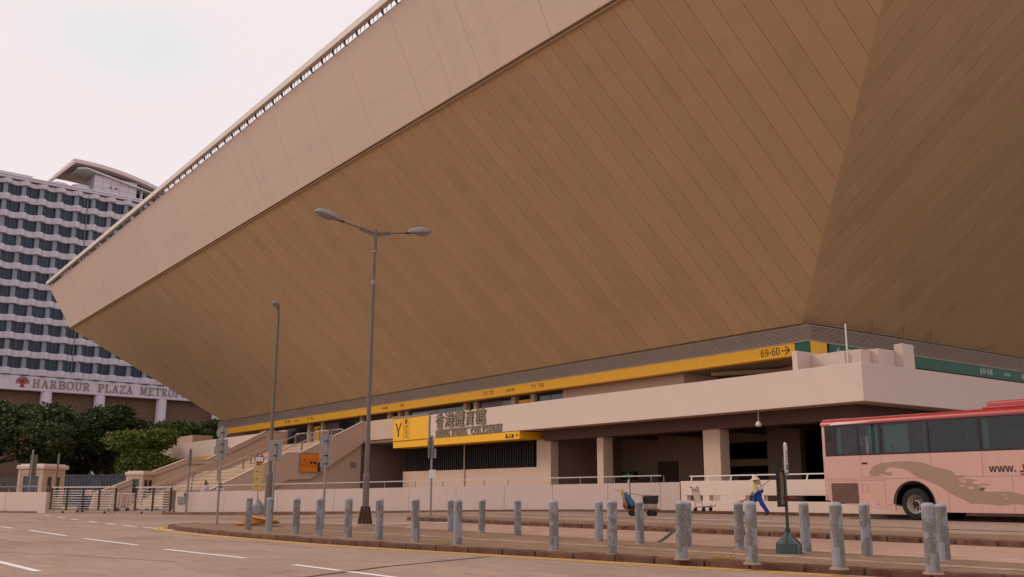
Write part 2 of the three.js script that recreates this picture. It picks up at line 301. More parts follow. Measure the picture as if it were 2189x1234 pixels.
  for (let x = -35.6; x < 2;) { const L = rr(0.8, 1.0), y = gy(x, -20.6); part('kerb_stone', RB(x, x + L - 0.03, -0.05, y + 0.108 + rr(-0.02, 0.012), -20.52 + rr(-0.01, 0.02), -20.3 + rr(-0.015, 0.015), 0.03), rnd() < 0.5 ? M.kerb : M.kerb2, median); x += L; }
  // pavement along the forecourt wall, sloping with the ground
  const pa = [[-58.0, -17.35], [-57.5, -16.98], [-34.2, -31.72], [-33.4, -32.05], [12, -32.05], [12, -33.6], [-32.9, -33.6], [-57.9, -18.05]];
  const lift = (x, z) => mixv(0.0, 0.37, smooth(-58, -34, x));
  const tri = THREE.ShapeUtils.triangulateShape(pa.map(([x, z]) => new THREE.Vector2(x, z)), []);
  const pg = plan(pa, 0, 0.13); { const p = pg.attributes.position; for (let i = 0; i < p.count; i++) p.setY(i, p.getY(i) > 0.06 ? lift(p.getX(i)) + 0.125 : -0.1); pg.computeVertexNormals(); metric(pg); }
  const pave = struct('pavement', pg, M.island, 'narrow brown pavement at the foot of the forecourt wall');
  const kl = [[-57.7, -17.05], [-34.1, -31.9], [-33.4, -32.12], [2, -32.12]];
  for (let k = 0; k < 3; k++) {
    const [x0, z0] = kl[k], [x1, z1] = kl[k + 1], l = Math.hypot(x1 - x0, z1 - z0), n = Math.max(1, Math.round(l / 0.92));
    for (let i = 0; i < n; i++) {
      const t0 = i / n, t1 = (i + 1) / n - 0.02 / l, ax = mixv(x0, x1, t0), az = mixv(z0, z1, t0), bx = mixv(x0, x1, t1), bz = mixv(z0, z1, t1);
      part('kerb_stone', beam([ax, lift(ax) + 0.03, az], [bx, lift(bx) + 0.03, bz], 0.18, 0.2 + rr(-0.006, 0.006)), rnd() < 0.5 ? M.kerb : M.kerb2, pave);
    }
  }
  const cp = plan([[-80, -8.6], [-67.6, -10.2], [-66.2, -11.2], [-65.6, -12.2], [-80, -10.4]], -0.05, 0.1, 0.03);
  struct('pavement', cp, M.island, 'brown kerbed corner of pavement at the far left wall');
  // yellow line across the gateway
  part('yellow_line', strip(-65, -11.9, -57.6, -16.7, 0.1, 0.005), M.yellowline, road);
}
// ---------------------------------------------------------------- the arena: inverted pyramid over a louvre band
streakTex.offset.y = -22.74 / 6.2;
{
  const a = 42, xc = -32.376, yc = 10.066, W = 87.8, xl = xc - W, zb = -a - W, s1 = 0.836, s2 = 0.705, h = 12.672;
  const ze = -a + h / s1, ye = yc + h, xr = xc + h / s2, xll = xl - h / s2, zbb = zb - h / s1;
  const root = thing('arena', 'huge beige inverted-pyramid arena with panelled underside and leaning fascia', 'arena', [xc, 0, -a]);
  const wp = (n, g, m, p = root) => { g.translate(-xc, 0, a); return part(n, g, m, p); };
  // backing sheets behind the panel joints
  const k = 0.1;
  const back = merge([
    slab(V(xl, yc + k, -a - k), V(xc, yc + k, -a - k), V(xr, ye + k, ze - k), V(xll, ye + k, ze - k), 0.05),
    slab(V(xc - k, yc + k, -a), V(xc - k, yc + k, zb), V(xr - k, ye + k, zbb), V(xr - k, ye + k, ze), 0.05),
    slab(V(xc, yc, zb), V(xl, yc, zb), V(xll, ye, zbb), V(xr, ye, zbb), 0.1),
    slab(V(xl, yc, zb), V(xl, yc, -a), V(xll, ye, ze), V(xll, ye, zbb), 0.1)]);
  const soffit = wp('soffit', back, M.joint);
  const sm = [M.soffit, M.soffit2, M.soffit3], gap = 0.022;
  for (let i = -95; i < 16; i++) {             // front panels run down the slope, mitred on the two hips
    let x0 = xc + i * 1.15 + gap / 2, x1 = x0 + 1.15 - gap; x0 = Math.max(x0, xll); x1 = Math.min(x1, xr - 0.002); if (x1 - x0 < 0.05) continue;
    const lo = (x) => { const hh = x > xc ? (x - xc) * s2 : x < xl ? (xl - x) * s2 : 0; return V(x, yc + hh, -a + hh / s1); };
    wp('soffit_panel', slab(lo(x0), lo(x1), V(x1, ye, ze), V(x0, ye, ze), 0.05), sm[(i + 300) * 7 % 3], soffit);
  }
  const wz = 1.15 * s2 / s1;
  for (let i = 15; i > -80; i--) {
    let z0 = -a + (i + 1) * wz - gap / 2, z1 = z0 - wz + gap; z0 = Math.min(z0, ze - 0.002); if (z0 - z1 < 0.05) continue;
    const lo = (z) => { const hh = z > -a ? (z + a) * s1 : 0; return V(xc + hh / s2, yc + hh, z); };
    wp('soffit_panel', slab(lo(z0), lo(z1), V(xr, ye, z1), V(xr, ye, z0), 0.05), sm[(i + 300) * 5 % 3], soffit);
  }
  // fascia leaning outwards
  const dz = 2.666, dy = 5.549, tx = 2.23;
  const fr = merge([
    slab(V(xll, ye, ze - 0.15), V(xr, ye, ze - 0.15), V(xr + tx, ye + dy, ze + dz - 0.15), V(xll - tx, ye + dy, ze + dz - 0.15), 0.1),
    slab(V(xr - 0.15, ye, ze), V(xr - 0.15, ye, zbb), V(xr + tx - 0.15, ye + dy, zbb - dz), V(xr + tx - 0.15, ye + dy, ze + dz), 0.1),
    slab(V(xr, ye, zbb), V(xll, ye, zbb), V(xll - tx, ye + dy, zbb - dz), V(xr + tx, ye + dy, zbb - dz), 0.1),
    slab(V(xll, ye, zbb), V(xll, ye, ze), V(xll - tx, ye + dy, ze + dz), V(xll - tx, ye + dy, zbb - dz), 0.1)]);
  const fascia = wp('fascia', fr, M.joint);
  const js = []; for (let x = -34.24 + 5.9 * 3; x > xll; x -= 5.9) js.push(x);
  const xs = [xr, ...js.filter((x) => x < xr - 1 && x > xll + 1), xll];
  for (let i = 0; i + 1 < xs.length; i++) {
    const r = xs[i] - (i ? 0.012 : 0), l = xs[i + 1] + (i + 2 < xs.length ? 0.012 : 0), rt = i ? r : xr + tx, lt = i + 2 < xs.length ? l : xll - tx;
    wp('fascia_panel', slab(V(l, ye, ze), V(r, ye, ze), V(rt, ye + dy, ze + dz), V(lt, ye + dy, ze + dz), 0.12), i % 2 ? M.fascia : M.fascia2, fascia);
  }
  for (let z = ze; z > zbb; z -= 5.9) { const z1 = Math.max(zbb, z - 5.88), f = z === ze ? dz : 0; wp('fascia_panel', slab(V(xr, ye, z), V(xr, ye, z1), V(xr + tx, ye + dy, z1), V(xr + tx, ye + dy, z + f), 0.12), M.fascia, fascia); }
  wp('eave_trim', merge([beam([xll - 0.1, ye - 0.03, ze + 0.07], [xr + 0.1, ye - 0.03, ze + 0.07], 0.16, 0.1), beam([xll, ye - 0.17, ze - 0.07], [xr, ye - 0.17, ze - 0.07], 0.12, 0.08), beam([xr + 0.07, ye - 0.03, ze], [xr + 0.07, ye - 0.03, zbb], 0.16, 0.1)]), M.trim);
  wp('roof', B(xll - 1.5, xr + 1.5, ye + 4.7, ye + 4.85, zbb - 2, ze + 1.9), M.trim);
  // capping beam carried on brackets above an open slot
  const cz = ze + dz + 0.12, cy = ye + dy + 0.32;
  const cap = wp('roof_cap', merge([beam([xll - tx - 0.35, cy + 0.22, cz + 0.1], [xr + tx, cy + 0.22, cz + 0.1], 0.34, 0.44), beam([xr + tx + 0.1, cy + 0.22, cz], [xr + tx + 0.1, cy + 0.22, zbb - dz], 0.34, 0.44)]), mat([0.7, 0.62, 0.57], 0.7, { map: metalTex }));
  const brk = merge([beam([0, -0.34, -0.06], [0, 0.02, 0.02], 0.1, 0.08), bar([0.03, -0.3, 0.06], [0.03, -0.12, 0.1], 0.035, 6)]); metric(brk);
  const brkm = mat([0.08, 0.065, 0.055], 0.7), rod = merge([bar([0, -0.34, 0], [0.05, 0.02, 0], 0.022, 5)]);
  for (let x = -44.86 + 1.63 * 18; x > xll - tx; x -= 1.63) {
    if (x > xr + tx) continue;
    const m = part('bracket', brk, brkm, cap); m.position.set(x - xc, cy, cz + a);
    for (const o of [0.5, 1.05]) { const q = part('rod', rod, brkm, cap); q.position.set(x + o - xc, cy, cz + a); }
  }
  wp('gutter', beam([xll - tx, ye + dy + 0.05, ze + dz - 0.1], [xr + tx, ye + dy + 0.05, ze + dz - 0.1], 0.1, 0.1), M.green);
  // louvre band
  const xb = -31.85, zf = -41.95, xe = -121.6;
  const louv = wp('louvre_band', merge([B(xe, xb - 0.12, 9.08, 10.02, -42.6, -42.12), B(xb - 0.62, xb - 0.12, 9.08, 10.02, -128, -42.6)]), M.joint);
  for (let i = 0; i < 12; i++) {
    const y = 9.14 + i * 0.07;
    wp('slat', sideX([[zf - 0.12, y + 0.055], [zf, y], [zf, y + 0.022], [zf - 0.12, y + 0.075]], xe, xb - 0.004), M.louvre, louv);
    wp('slat', frontZ([[xb - 0.12, y + 0.055], [xb - 0.12, y + 0.075], [xb, y + 0.022], [xb, y]], -128, zf - 0.122), M.louvre, louv);
  }
  wp('louvre_end', B(xe - 0.06, xe, 9.08, 10.02, -42.6, zf), M.louvre);
  wp('handrail', merge([bar([xe, 10.14, zf - 0.3], [xb - 0.3, 10.14, zf - 0.3], 0.035, 6), bar([xb - 0.3, 10.14, zf - 0.3], [xb - 0.3, 10.14, -128], 0.035, 6), bar([xe, 10.05, zf - 0.2], [xb - 0.2, 10.05, zf - 0.2], 0.03, 6)]), M.trim);
  const strut = (p, q) => wp('strut', merge([bar(p, q, 0.035, 6), bar([q[0] - 0.07, q[1], q[2]], [q[0] + 0.07, q[1] + 0.02, q[2]], 0.05, 6)]), M.trim);
  for (const x of [-41.0, -38.6, -35.9]) strut([x - 0.35, 9.98, zf - 0.1], [x, 10.62, zf + 0.28]);
  strut([-36.9, 9.98, zf - 0.1], [-36.9, 10.5, zf + 0.1]);
  for (const z of [-47.2, -50.2, -53]) strut([xb - 0.1, 9.98, z - 0.5], [xb + 0.28, 10.6, z]);
  // coloured sign band under the louvres
  const band = wp('sign_band', merge([B(xe, -32.8, 8.41, 9.075, zf - 0.5, zf + 0.02)]), M.yellow);
  wp('sign_band', B(-32.74, xb - 0.002, 8.41, 9.075, zf - 1.4, zf + 0.015), M.green);
  wp('sign_band', B(xb - 0.6, xb + 0.02, 8.411, 9.074, -43.35, zf - 0.05), M.yellow);
  const gband = wp('sign_band', B(xb - 0.6, xb + 0.018, 8.41, 9.075, -128, -43.55), M.green);
  wp('band_reveal', merge([B(-32.8, -32.74, 8.42, 9.07, zf - 0.5, zf - 0.03), B(xb - 0.5, xb - 0.04, 8.42, 9.07, -43.55, -43.35)]), M.ink);
  wp('sign_end', B(xe - 0.35, xe - 0.01, 8.45, 9.06, zf - 0.9, zf + 0.02), M.red);
  wp('band_cap', merge([B(xe, xb + 0.04, 9.077, 9.11, zf - 0.3, zf + 0.06), B(xb - 0.3, xb + 0.045, 9.078, 9.112, -128, zf - 0.3)]), M.louvre);
  const put = (s, x, y, size, w, font = fontR) => wp('lettering', text(s, font, size, 0.012, w).translate(x, y, zf + 0.02), M.ink, band);
  put('69-60', -35.08, 8.56, 0.4, 1.28);
  wp('arrow', merge([beam([-33.68, 8.75, zf + 0.03], [-33.14, 8.75, zf + 0.03], 0.02, 0.05), beam([-33.4, 8.97, zf + 0.03], [-33.14, 8.75, zf + 0.03], 0.02, 0.05), beam([-33.4, 8.53, zf + 0.03], [-33.14, 8.75, zf + 0.03], 0.02, 0.05)]), M.ink, band);
  for (const [s, x, y, w] of [['73 72', -62.3, 8.62, 1.5], ['71 70', -56.1, 8.62, 1.5], ['74', -75.2, 8.62, 0.66], ['77 76', -94.8, 8.62, 1.5], ['79 78', -100.6, 8.62, 1.5]]) put(s, x, y, 0.3, w);
  for (const x of [-59.2, -78.5, -97.9]) { put('AISLE', x, 8.67, 0.17, 0.72); wp('lettering', han('duan', 0.26, 0.2, 0.012, 10).translate(x + 0.82, 8.66, zf + 0.02), M.ink, band); }
  const putR = (s, z, y, size, w) => wp('lettering', text(s, fontR, size, 0.012, w).rotateY(Math.PI / 2).translate(xb + 0.018, y, z), M.inkwhite, gband);
  putR('79-70', -45.1, 8.58, 0.34, 1.25); putR('69 68', -58.4, 8.6, 0.32, 1.4); putR('AISLE', -61.2, 8.66, 0.17, 0.72); putR('67 66', -63.4, 8.6, 0.32, 1.4);
  wp('arrow', merge([beam([xb + 0.03, 8.75, -44.15], [xb + 0.03, 8.75, -44.8], 0.02, 0.04), beam([xb + 0.03, 8.93, -44.4], [xb + 0.03, 8.75, -44.15], 0.02, 0.04), beam([xb + 0.03, 8.57, -44.4], [xb + 0.03, 8.75, -44.15], 0.02, 0.04)]), M.inkwhite, gband);
  // concourse storey behind the terrace
  wp('concourse_wall', merge([B(-119, -53.2, 5.62, 10.3, -127, -46), B(-119, xb - 0.7, 8.6, 10.3, -46, -42.65), B(-53.2, -42.0, 5.62, 8.6, -46, -43), B(-53.2, -35, 5.62, 10.3, -127, -50), B(-110.5, -107, 5.62, 8.6, -43.6, -43)]), M.wallb);
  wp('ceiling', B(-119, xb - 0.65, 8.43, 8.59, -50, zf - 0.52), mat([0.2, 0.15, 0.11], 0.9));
  wp('ceiling_beam', merge([beam([-42, 8.25, -47.5], [-33, 8.25, -44], 0.25, 0.22), beam([-40, 8.22, -43.3], [-33, 8.22, -47], 0.2, 0.2)]), M.trim);
  for (const x of [-53.45, -57.3, -59.75, -64.9, -66.4, -75.9, -77.2, -79.1, -84.6, -93.3, -96.6, -106.2]) wp('concourse_column', RB(x - 0.24, x + 0.24, 5.62, 8.42, -43.4, -42.95, 0.02), M.wallb);
  for (const x of [-58.5, -78.15, -94.9]) { const g = wp('gate_panel', B(x - 0.7, x + 0.7, 6.3, 8.1, -43.25, -43.12), M.yellow); wp('lettering', text('GATE', fontB, 0.3, 0.01, 1.0).translate(x - 0.62, 7.6, -43.12), M.ink, g); wp('lettering', han('zha', 0.28, 0.3, 0.01, 9).translate(x + 0.42, 7.6, -43.12), M.ink, g); }
  const gl = [[-53.7, -57.05], [-60, -64.65], [-66.65, -75.65], [-79.4, -84.3], [-84.9, -93], [-97, -106]];
  gl.forEach(([r, l], i) => {
    const n = Math.round((r - l) / 1.5), w = (r - l) / n;
    for (let q = 0; q < n; q++) wp('glass_pane', B(l + q * w + 0.03, l + (q + 1) * w - 0.03, 5.7, 8.35, -43.24, -43.21), [1, 4].includes(i) && q < 2 ? mat([0.12, 0.075, 0.085], 0.3) : M.glassdark);
    wp('window_frame', merge([B(l, r, 8.3, 8.4, -43.3, -43.15), B(l, r, 6.0, 6.06, -43.3, -43.16)]), M.ink);
  });
  // ---------------------------------------------------------------- podium terrace
  const pod = thing('podium', 'white podium terrace with long parapet running under the arena', 'building', [-25.1, 0, -36.5]);
  const pp = (n, g, m, p = pod) => { g.translate(25.1, 0, 36.5); return part(n, g, m, p); };
  const zp = -36.5, xp = -25.1;
  pp('deck', merge([B(-128, xp - 0.3, 5.16, 5.6, -130, zp - 0.26), B(-71.0, -66.3, 5.36, 5.6, zp - 0.24, zp - 0.02)]), M.wallb);
  const par = pp('parapet', RB(-61.05, xp, 5.13, 6.81, zp - 0.26, zp, 0.025), M.wall);
  pp('parapet', RB(xp - 0.26, xp - 0.002, 5.131, 6.809, -128, zp - 0.262, 0.025), M.wall);
  pp('parapet', RB(-128, -87.3, 5.25, 7.05, zp - 0.25, zp, 0.025), M.wall);
  pp('parapet', RB(-128.0, -127.75, 5.25, 7.05, -60, zp - 0.252, 0.025), M.wall);
  pp('parapet', RB(-71.3, -66.45, 5.36, 6.9, zp - 0.25, zp - 0.004, 0.025), M.wallb);
  pp('stair_head_box', RB(-122.5, -116.5, 6.9, 8.0, -39.6, -37.2, 0.03), M.wallb);
  const ledge = pp('yellow_beam', merge([B(-66.4, -50.06, 4.62, 5.1, zp - 2.4, zp - 0.01)]), M.yellow);
  pp('yellow_beam', B(-126.7, -92, 4.8, 5.235, zp - 1.2, zp - 0.03), M.yellow);
  // pictograms and arrow on the yellow beam
  const ic = []; for (const [x, w, y0, y1] of [[-51.55, 0.14, 4.7, 5.0], [-51.36, 0.1, 4.7, 4.85], [-50.9, 0.1, 4.7, 4.95], [-50.78, 0.1, 4.7, 4.95]]) ic.push(B(x, x + w, y0, y1, zp - 0.01, zp + 0.004));
  ic.push(B(-50.55, -50.2, 4.845, 4.885, zp - 0.01, zp + 0.004), beam([-50.35, 5.0, zp], [-50.2, 4.865, zp], 0.012, 0.035), beam([-50.35, 4.73, zp], [-50.2, 4.865, zp], 0.012, 0.035));
  const tr = new THREE.TorusGeometry(0.09, 0.018, 4, 14); tr.translate(-51.08, 4.78, zp); ic.push(tr, bar([-51.08, 4.84, zp], [-51.1, 5.02, zp], 0.015, 5));
  pp('pictogram', merge(ic), M.ink, ledge);
  // raised name in bronze
  const sign = pp('name_sign', B(-60.08, -51.9, 5.63, 5.67, zp, zp + 0.1), M.bronze);
  ['xiang', 'gang', 'ti', 'yu', 'guan'].forEach((k2, i) => pp('character', han(k2, 1.12, 1.04, 0.1, 8.5).translate(-60.12 + i * 1.29, 5.78, zp + 0.02), M.bronze, sign));
  'HONG KONG COLISEUM'.split(' ').forEach((w, i) => {
    const x0 = [-60.06, -57.95, -55.55][i], L = [1.85, 1.95, 3.68][i]; let x = x0; const ws = [...w].map((c) => 'IL'.includes(c) ? (c === 'I' ? 0.5 : 0.85) : c === 'M' ? 1.25 : 1), tot = ws.reduce((s, v) => s + v, 0);
    [...w].forEach((c, q) => { const lw = L * ws[q] / tot; pp('letter', text(c, fontB, 0.41, 0.06, lw * 0.84).translate(x, 5.17, zp + 0.02), M.bronze, sign); x += lw; });
  });
  // shaded undercroft: beams, columns, walls, screen of fins
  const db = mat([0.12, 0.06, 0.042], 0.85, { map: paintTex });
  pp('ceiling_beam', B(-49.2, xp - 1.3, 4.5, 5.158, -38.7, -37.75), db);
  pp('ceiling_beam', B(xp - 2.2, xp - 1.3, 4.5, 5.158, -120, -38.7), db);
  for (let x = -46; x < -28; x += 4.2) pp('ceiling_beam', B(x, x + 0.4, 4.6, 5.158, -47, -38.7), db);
  const col = (x0, x1, z0, z1) => pp('column', RB(x0, x1, gy(x0, -36), 4.56, z0, z1, 0.03), M.wallb);
  col(-44.3, -43.72, -38.7, -37.95); col(-35.8, -34.62, -38.6, -37.9); col(-26.9, -25.8, -38.6, -37.9);
  pp('undercroft_wall', B(-67.4, -50.2, 0, 2.9, -38.3, -38), M.wallb); pp('undercroft_wall', B(-50.2, -48.75, 0, 4.6, -38.6, -37.98), M.wallb);
  const uw = mat([0.27, 0.18, 0.125], 0.9, { map: paintTex });  // inner walls coloured darker than the outer paint, standing in for shade
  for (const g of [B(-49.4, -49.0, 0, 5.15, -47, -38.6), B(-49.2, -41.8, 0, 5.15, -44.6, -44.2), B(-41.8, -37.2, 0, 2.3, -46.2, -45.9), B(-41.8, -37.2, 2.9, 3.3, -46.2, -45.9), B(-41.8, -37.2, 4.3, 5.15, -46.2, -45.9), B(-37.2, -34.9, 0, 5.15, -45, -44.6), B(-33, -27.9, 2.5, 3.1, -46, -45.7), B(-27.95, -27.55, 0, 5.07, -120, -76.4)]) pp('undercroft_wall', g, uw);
  pp('dark_panel', B(-45.6, -43.9, 2.0, 3.25, -44.2, -44.12), M.ink);  // plain dark panels set on the undercroft walls
  pp('dark_panel', B(-40.5, -38.0, 1.9, 2.5, -45.9, -45.82), M.ink);
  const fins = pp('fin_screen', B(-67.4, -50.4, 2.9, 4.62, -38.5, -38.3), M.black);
  pp('undercroft_ceiling', B(-90, xp - 2.3, 5.08, 5.155, -128, -38.72), mat([0.22, 0.155, 0.115], 0.95, { map: paintTex })); pp('undercroft_floor', B(-90, -27, 0.3, 0.42, -76, -38.8), mat([0.13, 0.1, 0.08], 0.9, { map: islandTex }));  // ceiling and floor sheets, colour darkened to deepen the undercroft shade
  for (const g of [B(-90, -27, 0, 5.1, -76.3, -76), B(-90.3, -90, 0, 5.1, -76, -36.6), B(-67.6, -67.4, 0, 5.1, -76, -38.4), B(-72.1, -71.9, 0, 5.2, -60, -36.3), B(-27.9, -27.6, 0, 5.1, -76, -39.2), B(-49.3, -49.1, 0, 5.1, -76, -47)]) pp('rear_wall', g, uw);  // rooms closed in to keep light out, same darkened wall colour
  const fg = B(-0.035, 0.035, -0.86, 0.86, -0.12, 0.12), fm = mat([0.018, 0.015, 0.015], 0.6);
  for (let x = -67.2; x < -50.5; x += 0.27) { const f = part('fin', fg, fm, fins); f.position.set(x + 25.1, 3.76, -38.16 + 36.5); }
  pp('drain_pipe', bar([-58.6, 1.0, -37.94], [-58.6, 4.6, -37.94], 0.05, 8), M.wallb);
  
}
{ // gate board beside the name
  const t = thing('gate_sign', 'yellow Y GATE board at the head of the stairs', 'sign', [-63.75, 5.13, -36.5]);
  const board = part('board', RB(-2.6, 2.66, 0, 1.68, -0.22, 0.06, 0.01), M.yellow, t);
  part('top_rail', B(-2.62, 2.66, 1.69, 1.8, -0.25, 0.1), M.galv, t); part('side_post', B(2.68, 2.8, -0.03, 1.82, -0.22, 0.08), M.galv, t);
  part('letter', text('Y', fontR, 1.05, 0.01, 1.0).translate(-2.25, 0.3, 0.062), M.ink, board);
  part('divider', merge([B(-0.98, -0.95, 0.02, 1.66, 0.05, 0.066), B(-0.16, -0.13, 0.02, 1.66, 0.05, 0.066)]), M.ink, board);
  part('lettering', text('GATE', fontR, 0.4, 0.01, 0.95).rotateZ(Math.PI / 2).translate(-0.36, 0.16, 0.062), M.ink, board);
  part('lettering', han('zha', 0.42, 0.42, 0.01, 8).rotateZ(Math.PI / 2).translate(-0.34, 1.18, 0.062), M.ink, board);
}
{ // stepped white blocks and pole on the terrace corner
  const t = thing('corner_block', 'stepped white blocks rising above the parapet corner', 'planter', [-26, 6.4, -37.6]);
  const q = (n, x0, x1, y1, z0, z1) => part(n, RB(x0 + 26, x1 + 26, -0.78, y1 - 6.4, z0 + 37.6, z1 + 37.6, 0.02), M.wall, t);
  q('block', -29.05, -28.75, 7.75, -38.4, -36.9); q('block', -28.74, -26.9, 7.62, -38.6, -37.9); q('block', -26.88, -26.2, 7.64, -38.9, -38.1);
  q('block', -26.5, -25.85, 7.7, -40.2, -38.92); q('block', -25.9, -25.45, 8.0, -41.1, -40.22);
  const p = thing('flag_pole', 'thin white pole standing behind the parapet corner', 'pole', [-26.55, 5.6, -37.6]);
  part('pole', bar([0, 0, 0], [0, 3.2, 0], 0.035, 8), M.inkwhite, p); part('finial', bar([0, 3.2, 0], [0, 3.26, 0], 0.05, 8), M.rust, p);
  const l = thing('ceiling_lamp', 'small white dome lamp hanging from the podium soffit', 'lamp', [-31.3, 4.5, -37.0]);
  part('stem', bar([0, 0.12, 0], [0, 0.66, 0], 0.02, 6), M.inkwhite, l); part('dome', lathe([[0.02, 0.16], [0.09, 0.12], [0.14, 0.02], [0.14, -0.04], [0.1, -0.1], [0, -0.13]], 14), M.inkwhite, l);
  const d = thing('ticket_display', 'black stand with a glowing green text display in the undercroft', 'display', [-46.6, 0.38, -42.6]);
  part('stand', beam([0, 0, 0], [-0.3, 1.6, -0.1], 0.5, 0.3), M.black, d); part('housing', B(-0.75, 0.55, 1.75, 2.25, -0.2, 0.05), M.black, d);
  const s = part('screen', B(-0.55, 0.35, 2.0, 2.06, 0.05, 0.07), mat([0.0, 0.1, 0.01], 0.5, { emissive: new THREE.Color().setRGB(0.0, 0.12, 0.01), emissiveIntensity: 1 }), d);
}
// ---------------------------------------------------------------- grand stair up to the terrace
{
  const t = thing('staircase', 'wide stone staircase with sloping parapets climbing to the terrace', 'staircase', [-79, 0, -29]);
  const sp = (n, g, m, p = t) => { g.translate(79, 0, 29); return part(n, g, m, p); };
  const base = (z) => z > -28.8 ? 0.05 + (3.1 - 0.05) * clamp((-22.4 - z) / 6.4, 0, 1) : z > -30.4 ? 3.1 : 3.1 + 2.5 * clamp((-30.4 - z) / 5.6, 0, 1);
  const nearTop = [[-22.9, 0.72], [-29.95, 4.2], [-31.06, 4.24], [-36.5, 6.9]];
  const near = [[-22.6, -0.1], [-22.6, 0.62], ...nearTop, [-36.5, 5.36], [-34.2, 4.85], [-31.95, 3.4], [-30.25, 3.4], [-27.4, 1.9], [-25.6, -0.1]];
  sp('parapet', sideX([[-22.6, -0.1], ...nearTop, [-36.5, 5.3], [-36.1, 4.95], [-32.0, 2.3], [-30.25, 2.25], [-28.0, 1.05], [-28.0, -0.1]], -71.42, -71.18), M.wallb);
  sp('side_wall', sideX([[-24.0, -0.1], [-30.2, 2.3], [-36.4, 5.2], [-36.4, -0.1]], -71.65, -71.45), M.wallb);
  sp('coping', merge([beam([-71.3, 0.74, -22.8], [-71.3, 4.23, -29.93], 0.3, 0.07), beam([-71.3, 4.24, -29.93], [-71.3, 4.27, -31.08], 0.3, 0.07), beam([-71.3, 4.27, -31.06], [-71.3, 6.92, -36.4], 0.3, 0.07)]), M.wall);
  const farTop = [[-20.0, 1.15], [-27.4, 4.15], [-29.2, 4.15], [-34.5, 6.82], [-36.4, 6.85]];
  sp('parapet', sideX([[-19.8, -0.1], ...farTop, [-36.4, -0.1]], -87.3, -87.0), M.wallb);
  sp('coping', merge([0, 1, 2, 3].map((i) => beam([-87.13, farTop[i][1] + 0.03, farTop[i][0]], [-87.13, farTop[i + 1][1] + 0.03, farTop[i + 1][0]], 0.42, 0.08))), M.wall);
  const rail = (x, pts, n) => {
    const r = sp('handrail', merge(pts.slice(1).map((p, i) => beam([x, pts[i][1], pts[i][0]], [x, p[1], p[0]], 0.07, 0.09))), M.wallb);
    for (const z of n) sp('rail_post', B(x - 0.05, x + 0.05, base(z), base(z) + 0.92, z - 0.05, z + 0.05), M.steel, r);
  };
  const along = [[-21.6, 1.0], [-28.8, 4.05], [-30.4, 4.05], [-36.0, 6.5]];
  rail(-82.5, along, [-22.6, -24.6, -26.6, -28.6, -31.5, -33.5, -35.5]); rail(-76.5, along, [-22.6, -24.6, -26.6, -28.6, -31.5, -33.5, -35.5]);
  const wr = sp('handrail', merge([bar([-86.9, 1.0, -20.6], [-86.9, 3.72, -27.4], 0.035, 7), bar([-86.9, 3.72, -27.4], [-86.9, 3.72, -29.2], 0.035, 7), bar([-86.9, 3.72, -29.2], [-86.9, 6.4, -34.5], 0.035, 7)]), M.steel);
  for (const [z, y] of [[-22, 1.55], [-24, 2.35], [-26, 3.15], [-28.4, 3.7], [-30.4, 4.3], [-32, 5.1], [-33.8, 6.0]]) sp('rail_bracket', bar([-87, y - 0.06, z], [-86.9, y, z], 0.03, 5), M.black, wr);
  // steps, each its own stone
  const st = mat([0.58, 0.43, 0.32], 0.85, { map: paintTex }), st2 = mat([0.44, 0.315, 0.225], 0.9, { map: paintTex });
  const n1 = 20, n2 = 17;
  for (let i = 0; i < n1; i++) { const y1 = 0.05 + (i + 1) * 3.05 / n1, z0 = -22.4 - i * 6.4 / n1; sp('step', B(-86.99, -71.66, y1 - 0.25, y1, z0 - 0.36, z0), i % 2 ? st : st2); }
  sp('landing', B(-86.99, -71.66, 2.85, 3.1, -30.4, -28.83), st);
  for (let i = 0; i < n2; i++) { const y1 = 3.1 + (i + 1) * 2.5 / n2, z0 = -30.4 - i * 5.6 / n2; sp('step', B(-86.99, -71.66, y1 - 0.25, y1, z0 - 0.36, z0), i % 2 ? st : st2); }
  sp('top_landing', B(-86.99, -71.66, 5.3, 5.6, -36.75, -36.37), st);
  sp('under_fill', sideX([[-22.8, -0.1], [-28.8, 2.6], [-30.4, 2.6], [-36.3, 5.1], [-36.3, -0.1]], -86.9, -71.7), M.joint);
  sp('vent_cover', B(-71.44, -71.4, 3.25, 3.7, -35.95, -35.45), M.galv);
}
